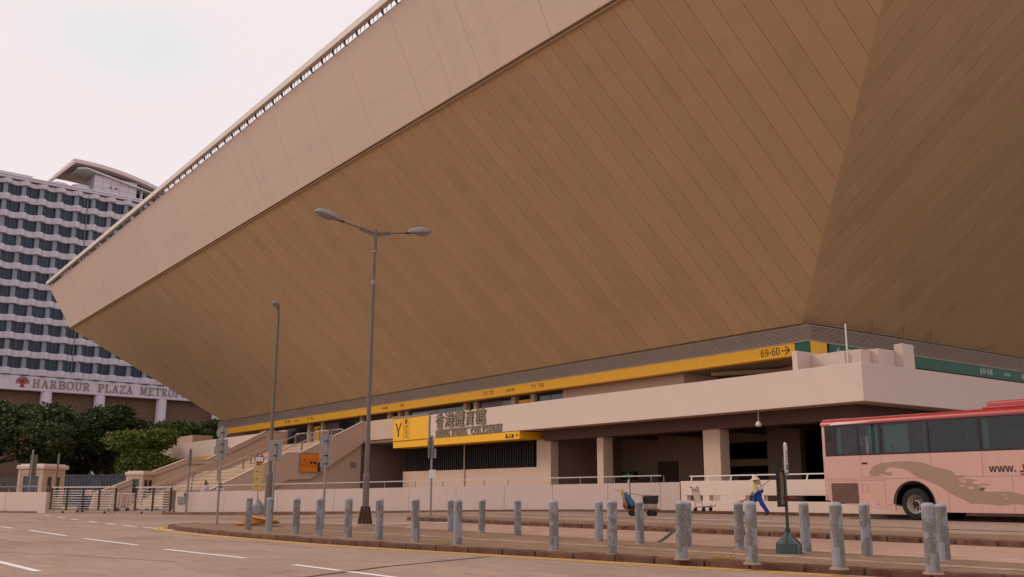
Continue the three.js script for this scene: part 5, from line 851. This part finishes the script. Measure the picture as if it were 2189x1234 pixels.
// ---------------------------------------------------------------- yard behind the gates
{
  const ang = 0.62;                            // kiosks face the gateway
  const kiosk = (label, pos, w, d, h) => {
    const t = thing('kiosk', label, 'kiosk', pos, ang), z = d / 2, x = w / 2;
    part('wall', merge([B(-x, x, -0.05, h - 0.3, -z, -z + 0.12), B(-x, -x + 0.35, -0.05, h - 0.3, -z + 0.12, z), B(x - 0.35, x, -0.05, h - 0.3, -z + 0.12, z), B(-x + 0.35, x - 0.35, -0.05, 1.1, z - 0.15, z), B(-x + 0.35, x - 0.35, 2.35, h - 0.3, z - 0.15, z)]), M.wallb, t);
    const rf = part('roof', RB(-x - 0.18, x + 0.18, h - 0.32, h - 0.02, -z - 0.18, z + 0.18, 0.09, 3), M.wall, t); part('roof_top', RB(-x, x, h - 0.03, h + 0.06, -z, z, 0.04), M.wall, rf);
    const wn = part('window', B(-x + 0.37, x - 0.37, 1.12, 2.33, z - 0.1, z - 0.07), M.glassdark, t); part('window_frame', merge([B(-x + 0.35, x - 0.35, 1.66, 1.72, z - 0.08, z - 0.03), B(-x + 0.3, x - 0.3, 1.06, 1.12, z - 0.1, z + 0.05)]), M.galv, wn);
    for (const s of [0.18, -0.55]) part('side_window', B(x - 0.05, x + 0.004, 0.9, 2.3, s * z, s * z + 0.4), M.glassdark, t);
    for (const s of [0.18, -0.55]) part('side_window', B(-x - 0.004, -x + 0.05, 0.9, 2.3, s * z, s * z + 0.4), M.glassdark, t);
    part('pilaster', merge([B(-x - 0.06, -x + 0.2, 0, h - 0.33, z - 0.1, z + 0.07), B(x - 0.2, x + 0.06, 0, h - 0.33, z - 0.1, z + 0.07), B(-x + 0.2, x - 0.2, h - 0.62, h - 0.33, z, z + 0.05)]), M.wallb, t);
  };
  kiosk('cream guard kiosk with white roof at the far left behind the gates', [-77.6, 0, -14.2], 2.1, 2.1, 3.15);
  kiosk('smaller cream kiosk beside the foot of the staircase', [-87.2, 0, -23.7], 1.6, 1.5, 3.0);
  const c = thing('container', 'weathered blue-grey corrugated container behind the kiosks', 'container', [-97, 0, -23.5], Math.PI / 2 - 0.62);
  const bl = mat([0.115, 0.13, 0.165], 0.6, { map: kerbTex });
  const prof = []; for (let x = -6; x < 6; x += 0.28) prof.push([x, 0], [x + 0.1, 0], [x + 0.14, 0.06], [x + 0.24, 0.06]);
  part('body', plan([...prof, [6, 0.06], [6, -2.4], [-6, -2.4]], 0.12, 2.75), bl, c);
  part('frame', merge([B(-6.05, 6.05, 2.75, 2.9, -2.4, 0.08), B(-6.05, 6.05, 0.0, 0.14, -2.4, 0.08), B(-6.08, -5.9, 0, 2.9, 0, 0.1), B(5.9, 6.08, 0, 2.9, 0, 0.1)]), bl, c);
  for (const x of [-1.6, 0.9]) part('window', B(x, x + 1.0, 1.5, 2.4, 0.05, 0.1), M.glassdark, c);
  for (const x of [-2.2, 0.1]) part('air_unit', merge([RB(x, x + 0.9, 0.95, 1.5, 0.08, 0.45, 0.03), new THREE.TorusGeometry(0.2, 0.02, 6, 18).translate(x + 0.38, 1.22, 0.46)]), M.wallb, c);
  part('awning_rail', merge([bar([2.2, 1.75, 0.3], [5, 1.75, 0.3], 0.04, 6), bar([2.8, 1.95, 0.3], [4.2, 1.95, 0.3], 0.05, 6), bar([2.8, 1.7, 0.3], [2.8, 1.95, 0.3], 0.04, 6), bar([4.2, 1.7, 0.3], [4.2, 1.95, 0.3], 0.04, 6)]), M.rust, c);
  const w = thing('yard_wall', 'grey wall closing the yard beneath the trees', 'wall', [-110, 0, -14], Math.PI / 2 - 0.62);
  for (let i = 0; i < 8; i++) part('wall_panel', RB(-24 + i * 6, -18.03 + i * 6, 0, 2.6 + (i % 3) * 0.05, -0.15, 0.15, 0.02), mat([0.16, 0.135, 0.125], 0.9, { map: kerbTex }), w);
  const bin = thing('wheeled_bin', 'dark blue wheeled bin behind the long gate', 'bin', [-66.6, 0, -14.7], 0.6);
  part('body', frontZ([[-0.22, 0.12], [0.22, 0.08], [0.28, 1.0], [-0.28, 1.0]], -0.25, 0.25), mat([0.012, 0.02, 0.11], 0.5), bin); part('lid', RB(-0.31, 0.31, 1.0, 1.08, -0.29, 0.29, 0.03), mat([0.012, 0.02, 0.11], 0.5), bin);
  for (const z of [-0.2, 0.2]) part('wheel', bar([-0.2, 0.1, z - 0.03], [-0.2, 0.1, z + 0.03], 0.1, 12), M.black, bin);
  // hand trucks parked in a row behind the gate
  const ht = thing('hand_truck', 'nearest of the parked hand trucks seen through the long gate', 'hand truck', [-69.5, 0, -17.2], 0.9, 'hand trucks parked behind the gate');
  part('frame', merge([bar([-0.22, 0.1, 0], [-0.22, 1.15, -0.25], 0.02, 6), bar([0.22, 0.1, 0], [0.22, 1.15, -0.25], 0.02, 6), bar([-0.3, 1.15, -0.25], [0.3, 1.15, -0.25], 0.035, 7), bar([-0.22, 0.5, -0.1], [0.22, 0.5, -0.1], 0.015, 6)]), M.chrome, ht);
  part('toe_plate', B(-0.25, 0.25, 0.05, 0.08, 0, 0.5), M.galv, ht); for (const x of [-0.26, 0.26]) part('wheel', bar([x - 0.03, 0.11, -0.05], [x + 0.03, 0.11, -0.05], 0.11, 12), M.black, ht);
  [['second', -70.1, -18.0], ['third', -70.7, -18.8], ['fourth', -71.2, -19.6], ['fifth', -71.8, -20.4], ['last', -72.3, -21.2]].forEach(([o, x, z], i) => copy(ht, [x, 0, z], 0.9 + 0.1 * (i % 2), o === 'last' ? 'farthest of the parked hand trucks seen through the long gate' : `${o} nearest of the parked hand trucks seen through the long gate`));
  const cage = thing('roll_cage', 'brown mesh roll cage standing between the two gates', 'cage', [-63.2, 0, -19.3], 0.5);
  const rods = []; for (let k = 0; k <= 8; k++) rods.push(bar([-0.5 + k * 0.125, 0.2, 0.4], [-0.5 + k * 0.125, 1.4, 0.4], 0.012, 5), bar([-0.5 + k * 0.125, 0.2, -0.4], [-0.5 + k * 0.125, 1.4, -0.4], 0.012, 5));
  part('mesh', merge([...rods, B(-0.5, 0.5, 0.22, 1.35, 0.36, 0.38)]), mat([0.24, 0.17, 0.13], 0.8), cage); part('frame', merge([B(-0.53, 0.53, 0.16, 0.22, -0.42, 0.42), bar([-0.52, 1.42, 0.4], [0.52, 1.42, 0.4], 0.025, 6)]), M.steel, cage);
  for (const x of [-0.42, 0.42]) part('castor', bar([x, 0.08, 0.33], [x, 0.08, 0.4], 0.08, 10), M.black, cage);
  copy(cage, [-62.1, 0, -20.3], 0.7, 'brown mesh roll cage behind the short gate beside the stairs');
}
// ---------------------------------------------------------------- hotel across the yard
{
  const P = [-204.07, -34.6], th = 4.6 * Math.PI / 180;
  const t = thing('hotel', 'pale hotel tower with wavy white bands and dark blue windows', 'building', [P[0], 0, P[1]], Math.PI / 2 + th - Math.PI * 0);
  // local x runs along the facade to the right as seen from the road, local z faces the road
  const hp = mat([0.63, 0.585, 0.67], 0.55, { map: paintTex }), hd = mat([0.24, 0.27, 0.31], 0.5, { map: metalTex }), glass = mat([0.004, 0.02, 0.06], 0.25), glassV = [glass, glass, glass, mat([0.008, 0.035, 0.075], 0.25), mat([0.025, 0.045, 0.075], 0.4)], seam = mat([0.22, 0.18, 0.17], 0.8);
  const bay = 3.27, n0 = -8, n1 = 15, x00 = -8.68, roofY = 61.5;
  part('core', merge([B(-60, 60, 0, 59.5, -30, -0.9), B(-60, 60, 59.5, 61.0, -30, -0.6)]), M.joint, t);
  // one spandrel panel of a bay: zigzag in plan, rounded nose; apex at the pier
  const h = 1.12, spand = plan([[0.01, -0.8], [0.01, 1.3], [0.55, 1.25], [1.35, 0.15], [2.25, 0.1], [bay - 0.01, 1.3], [bay - 0.01, -0.8]].map(([x, z]) => [x, z]), 0, h, 0.12);
  const pier = B(-0.42, 0.34, 0, 2.28, -0.8, 0.62), win = B(0.34, bay - 0.42, 0, 2.28, -0.3, -0.26), bars = merge([B(1.25, 1.31, 0, 2.28, -0.26, -0.2), B(2.0, 2.06, 0, 2.28, -0.26, -0.2), B(0.34, bay - 0.42, 2.18, 2.28, -0.26, 0.1)]);
  for (let r = 0; r < 11; r++) for (let b = n0; b < n1; b++) {
    const x = x00 - 0.5 + b * bay, y = 24.4 + (10 - r) * 3.335;
    const s = part('spandrel_panel', spand, hp, t); s.position.set(x, y - h - 0.02, 0);
    if (b < -1 || b > 11) { if (b < -3) continue; }
    const p = part('pier', pier, hd, t); p.position.set(x, y - 0.02, 0);
    const w = part('window', win, glassV[(r * 31 + (b + 20) * 17 + ((r * b * 7) & 3)) % 5], t); w.position.set(x, y - 0.02, 0); part('glazing_bar', bars, M.black, w);
  }
  for (let b = n0; b < n1; b++) { const x = x00 - 0.5 + b * bay; const c = part('cornice_panel', spand, hp, t); c.position.set(x, 59.85, 0); c.scale.y = 0.75; part('cornice_panel', B(x + 0.01, x + bay - 0.01, 60.95, 61.45, -0.6, 0.55), hp, t); }
  part('roof_rail', B(-60, 60, 61.46, 61.62, -0.6, 0.75), M.inkwhite, t);
  part('expansion_joint', B(6.0, 6.12, 24, 60, 0.1, 0.2), seam, t);
  for (let i = 0; i < 20; i++) part('penthouse_panel', B(-40 + i * 1.85, -40 + (i + 1) * 1.85 - 0.04, 61.3, 64.2, -7, -6.6), hp, t);
  // sign fascia and lettering
  for (let i = 0; i < 24; i++) { const x = -34 + i * 3.27; part('sign_panel', B(x, x + 3.24, 20.3, 23.0, -0.8, 0.5), hp, t); }
  const gold = mat([0.22, 0.17, 0.12], 0.5); const band = part('name_board', B(-1.0, 34, 20.4, 20.46, 0.5, 0.56), hp, t);
  let x = -0.74; for (const [w, x0, x1] of [['HARBOUR', -0.74, 10.0], ['PLAZA', 11.25, 18.3], ['METROPOLIS', 19.6, 33]]) { const ws = [...w].map((c) => c === 'I' ? 0.5 : c === 'M' ? 1.2 : 1), tot = ws.reduce((a, v) => a + v, 0); x = x0; [...w].forEach((c, i) => { const lw = (x1 - x0) * ws[i] / tot; part('letter', text(c, fontS, 1.55, 0.15, lw * 0.84).translate(x, 20.95, 0.52), gold, band); x += lw; }); }
  const em = []; for (let k = 0; k < 7; k++) { const a = Math.PI * (0.02 + k * 0.16), g = new THREE.TorusGeometry(0.36, 0.08, 5, 16); g.scale(0.72, 1.15, 1); g.rotateZ(a - Math.PI / 2); g.translate(-2.55 + Math.cos(a) * 0.72, 21.75 + Math.sin(a) * 0.62, 0.55); em.push(g); } em.push(B(-2.8, -2.3, 20.9, 21.9, 0.5, 0.6), B(-3.0, -2.1, 20.85, 21.05, 0.5, 0.6)); part('emblem', merge(em), mat([0.3, 0.012, 0.025], 0.5), band);
  // ground storeys: round columns, glazing
  for (const cx of [-8.5, 2.1, 12.06, 24.46, 36.5]) part('column', bar([cx, 0, -0.4], [cx, 20.3, -0.4], 1.05, 18), hp, t);
  const lob = [mat([0.1, 0.09, 0.06], 0.12, { clearcoat: 0.5 }), mat([0.035, 0.03, 0.03], 0.12, { clearcoat: 0.5 }), mat([0.17, 0.13, 0.08], 0.2)];
  for (let i = 0; i < 40; i++) for (let k = 0; k < 4; k++) { const x2 = -30 + i * 1.9; part('lobby_pane', B(x2 + 0.04, x2 + 1.86, 2 + k * 4.5, 6.4 + k * 4.5, -3.2, -3.15), lob[(i * 7 + k * 3 + ((i / 4) | 0)) % 3], t); }
  part('lobby_floor_band', B(-60, -4, 13.2, 17.2, -2.6, -0.5), hp, t);
  // roof pavilion with curved roof
  const pv = part('pavilion_wall', merge([B(7.9, 16.6, 61.2, 66.0, -12, -3.0)]), hp, t);
  const sm = []; for (let k = 1; k < 5; k++) sm.push(B(7.9 + k * 1.74 - 0.02, 7.9 + k * 1.74 + 0.02, 61.2, 66, -3.0, -2.98)); for (let k = 1; k < 4; k++) sm.push(B(7.9, 16.6, 61.2 + k * 1.2 - 0.02, 61.2 + k * 1.2 + 0.02, -3.0, -2.979)); part('wall_seam', merge(sm), seam, pv);
  part('spot_lamp', merge([bar([11.2, 63.9, -3], [11.2, 63.9, -2.6], 0.15, 8), bar([12.3, 63.9, -3], [12.3, 63.9, -2.6], 0.15, 8)]), M.black, pv);
  part('balcony_drum', new THREE.CylinderGeometry(1.8, 1.8, 2.2, 20).translate(5.6, 62.1, -4), hp, t); part('balcony_drum', new THREE.CylinderGeometry(1.8, 1.8, 2.0, 20).translate(1.6, 62.0, -4.6), hp, t);
  const arcTop = (x2) => 68.3 - Math.pow((x2 - 5) / 18, 2) * 3.2, rp = []; for (let k = 0; k <= 16; k++) { const x2 = 3.2 + k * 1.4; rp.push([x2, arcTop(x2)]); } for (let k = 16; k >= 0; k--) { const x2 = 3.2 + k * 1.4; rp.push([x2, arcTop(x2) - 0.75]); }
  const rf = frontZ(rp, -16, -2.0); part('curved_roof', rf, mat([0.66, 0.56, 0.56], 0.7), t);
  const wing = slab(V(-1.8, 62.0, -2.6), V(3.3, 67.7, -2.0), V(3.3, 67.7, -16), V(-1.8, 62.0, -16), 0.4); part('roof_wing', wing, mat([0.66, 0.56, 0.56], 0.7), t);
  part('eave_lining', frontZ([[4.2, 66.6], [6, 67.0], [26, 63.3], [26, 63.1], [6, 66.8], [4.2, 66.4]], -10, -2.2), M.inkwhite, t);
  for (const [a, y] of [[17.6, 64], [21, 63.6], [24, 63]]) part('pavilion_column', B(a, a + 0.5, 61.2, y + 0.6, -4, -3.5), hp, t);
  part('pavilion_window', B(16.7, 26, 61.2, 64.5, -6, -5.9), glass, t);
}
// ---------------------------------------------------------------- trees
function tree(label, pos, H, crown, col, leaf, count, trunkR, opts = {}) {
  const t = thing('tree', label, 'tree', pos, rr(0, 0.01), 'broadleaf trees between the yard and the hotel');
  const tm = mat([0.055, 0.042, 0.034], 0.95, { map: kerbTex }), limbs = [], blobs = crown;
  const fork = [rr(-0.2, 0.2), H * (opts.fork ?? 0.36), rr(-0.2, 0.2)];
  limbs.push(bar([0, -0.1, 0], [fork[0] * 0.6, fork[1] * 0.6, fork[2] * 0.6], trunkR, 9, trunkR * 0.8), bar([fork[0] * 0.6, fork[1] * 0.6, fork[2] * 0.6], fork, trunkR * 0.8, 9, trunkR * 0.65));
  for (const [x, y, z, r] of blobs) {
    const m = [mixv(fork[0], x, 0.55) + rr(-0.3, 0.3), mixv(fork[1], y, 0.5) - 0.2, mixv(fork[2], z, 0.55) + rr(-0.3, 0.3)];
    limbs.push(bar(fork, m, trunkR * 0.42, 7, trunkR * 0.26), bar(m, [x, y, z], trunkR * 0.26, 6, trunkR * 0.1));
    for (let k = 0; k < 3; k++) limbs.push(bar(m, [x + rr(-1, 1) * r * 0.8, y + rr(-0.3, 0.7) * r, z + rr(-1, 1) * r * 0.8], trunkR * 0.15, 5, 0.02));
  }
  part('trunk', merge(limbs), tm, t);
  const pos2 = [], colr = [], nor = [], cc = new THREE.Color();
  const tot = blobs.reduce((s, b) => s + b[3] * b[3], 0);
  for (const [bx, by, bz, r] of blobs) {
    const n = Math.round(count * r * r / tot), clumps = [];
    for (let k = 0; k < Math.round(n / 26); k++) { const u = rr(-1, 1), a = rr(0, 6.283), q = Math.sqrt(1 - u * u), rad = r * Math.pow(rnd(), 0.33) * rr(0.85, 1.08); clumps.push([bx + q * Math.cos(a) * rad * 1.15, by + u * rad * 0.72, bz + q * Math.sin(a) * rad * 1.15]); }
    for (let i = 0; i < n; i++) {
      const c = clumps[Math.floor(rnd() * clumps.length)], cr = 0.5; const x = c[0] + (rnd() + rnd() - 1) * cr * 1.4, y = c[1] + (rnd() + rnd() - 1) * cr * 0.75, z = c[2] + (rnd() + rnd() - 1) * cr * 1.4;
      const s = leaf * rr(0.7, 1.3), d = V(rr(-1, 1), rr(-0.5, 0.35), rr(-1, 1)).normalize(), e = V(rr(-1, 1), rr(-0.4, 0.4), rr(-1, 1)).cross(d).normalize();
      const p = V(x, y, z), a = p.clone(), b = p.clone().addScaledVector(d, s * 0.5).addScaledVector(e, s * 0.3), f = p.clone().addScaledVector(d, s), g = p.clone().addScaledVector(d, s * 0.5).addScaledVector(e, -s * 0.3);
      b.y += s * 0.08; g.y += s * 0.08;
      for (const v of [a, b, f, a, f, g]) pos2.push(v.x, v.y, v.z);
      const k = rr(0.6, 1.45), fl = opts.flower && rnd() < opts.flower(x, y, z), w = fl ? [0.3, 0.028, 0.01] : [col[0] * k * rr(0.85, 1.25), col[1] * k, col[2] * k];
      for (let q = 0; q < 6; q++) colr.push(...w);
    }
  }
  const g = new THREE.BufferGeometry(); g.setAttribute('position', new THREE.Float32BufferAttribute(pos2, 3)); g.setAttribute('color', new THREE.Float32BufferAttribute(colr, 3)); g.computeVertexNormals();
  part('crown', g, new THREE.MeshStandardMaterial({ vertexColors: true, roughness: 0.65, side: THREE.DoubleSide }), t);
}
{
  const R = (n, w, y0, y1, r0, r1) => { const a = []; for (let i = 0; i < n; i++) a.push([rr(-w, w), rr(y0, y1), rr(-w, w), rr(r0, r1)]); return a; };
  const dk = [0.045, 0.08, 0.018], md = [0.085, 0.13, 0.02], lt = [0.12, 0.165, 0.022];
  const place = (u, D) => { const F = 2085.45, bx = (u - 1094.5) / 2132, y = 54.356 * Math.PI / 180; return [(-Math.sin(y) + Math.cos(y) * bx) * D, 0, (-Math.cos(y) - Math.sin(y) * bx) * D]; };
  tree('dark spreading tree at the left edge with red blossom', place(-20, 104), 11.5, [...R(9, 4.4, 5.2, 9.2, 1.8, 2.5), [0, 9.6, 0, 1.8]], dk, 0.36, 26000, 0.34, { flower: (x, y, z) => y < 6.9 && y > 5.0 ? 0.05 : 0 });
  tree('tallest dark spreading tree behind the cream guard kiosk', place(105, 112), 12.6, [...R(13, 5.6, 6.2, 10.4, 1.6, 2.2)], dk, 0.36, 32000, 0.36, { fork: 0.3 });
  tree('dark spreading tree right of the kiosk with bare lower limbs', place(205, 116), 12.2, [...R(12, 4.6, 6.4, 10.1, 1.5, 2.1)], dk, 0.36, 28000, 0.34, { fork: 0.28 });
  tree('bright green tree beside the end of the white parapet', place(303, 108), 9.0, [...R(9, 3.0, 3.2, 7.4, 1.4, 2.0)], lt, 0.34, 22000, 0.24, { fork: 0.25 });
  tree('leafy green tree rising behind the parapet under the hotel sign', place(402, 150), 14.5, [...R(10, 4.2, 8.0, 11.6, 1.6, 2.2)], md, 0.42, 24000, 0.3, { fork: 0.4 });
  tree('low dark tree filling the gap below the hotel columns', place(350, 140), 10.5, [...R(8, 4.5, 4.5, 7.8, 1.8, 2.3)], md, 0.42, 20000, 0.28);
  tree('dark low tree behind the blue-grey container', place(170, 122), 8.0, [...R(9, 6, 3.0, 6.0, 1.8, 2.4)], dk, 0.42, 20000, 0.28);
}
const renderer = new THREE.WebGLRenderer({ antialias: true });
renderer.toneMapping = THREE.LinearToneMapping; renderer.toneMappingExposure = EXPOSURE;
renderer.shadowMap.enabled = true; renderer.shadowMap.type = THREE.PCFSoftShadowMap;
renderer.setSize(1024, 577);
renderer.render(scene, camera);
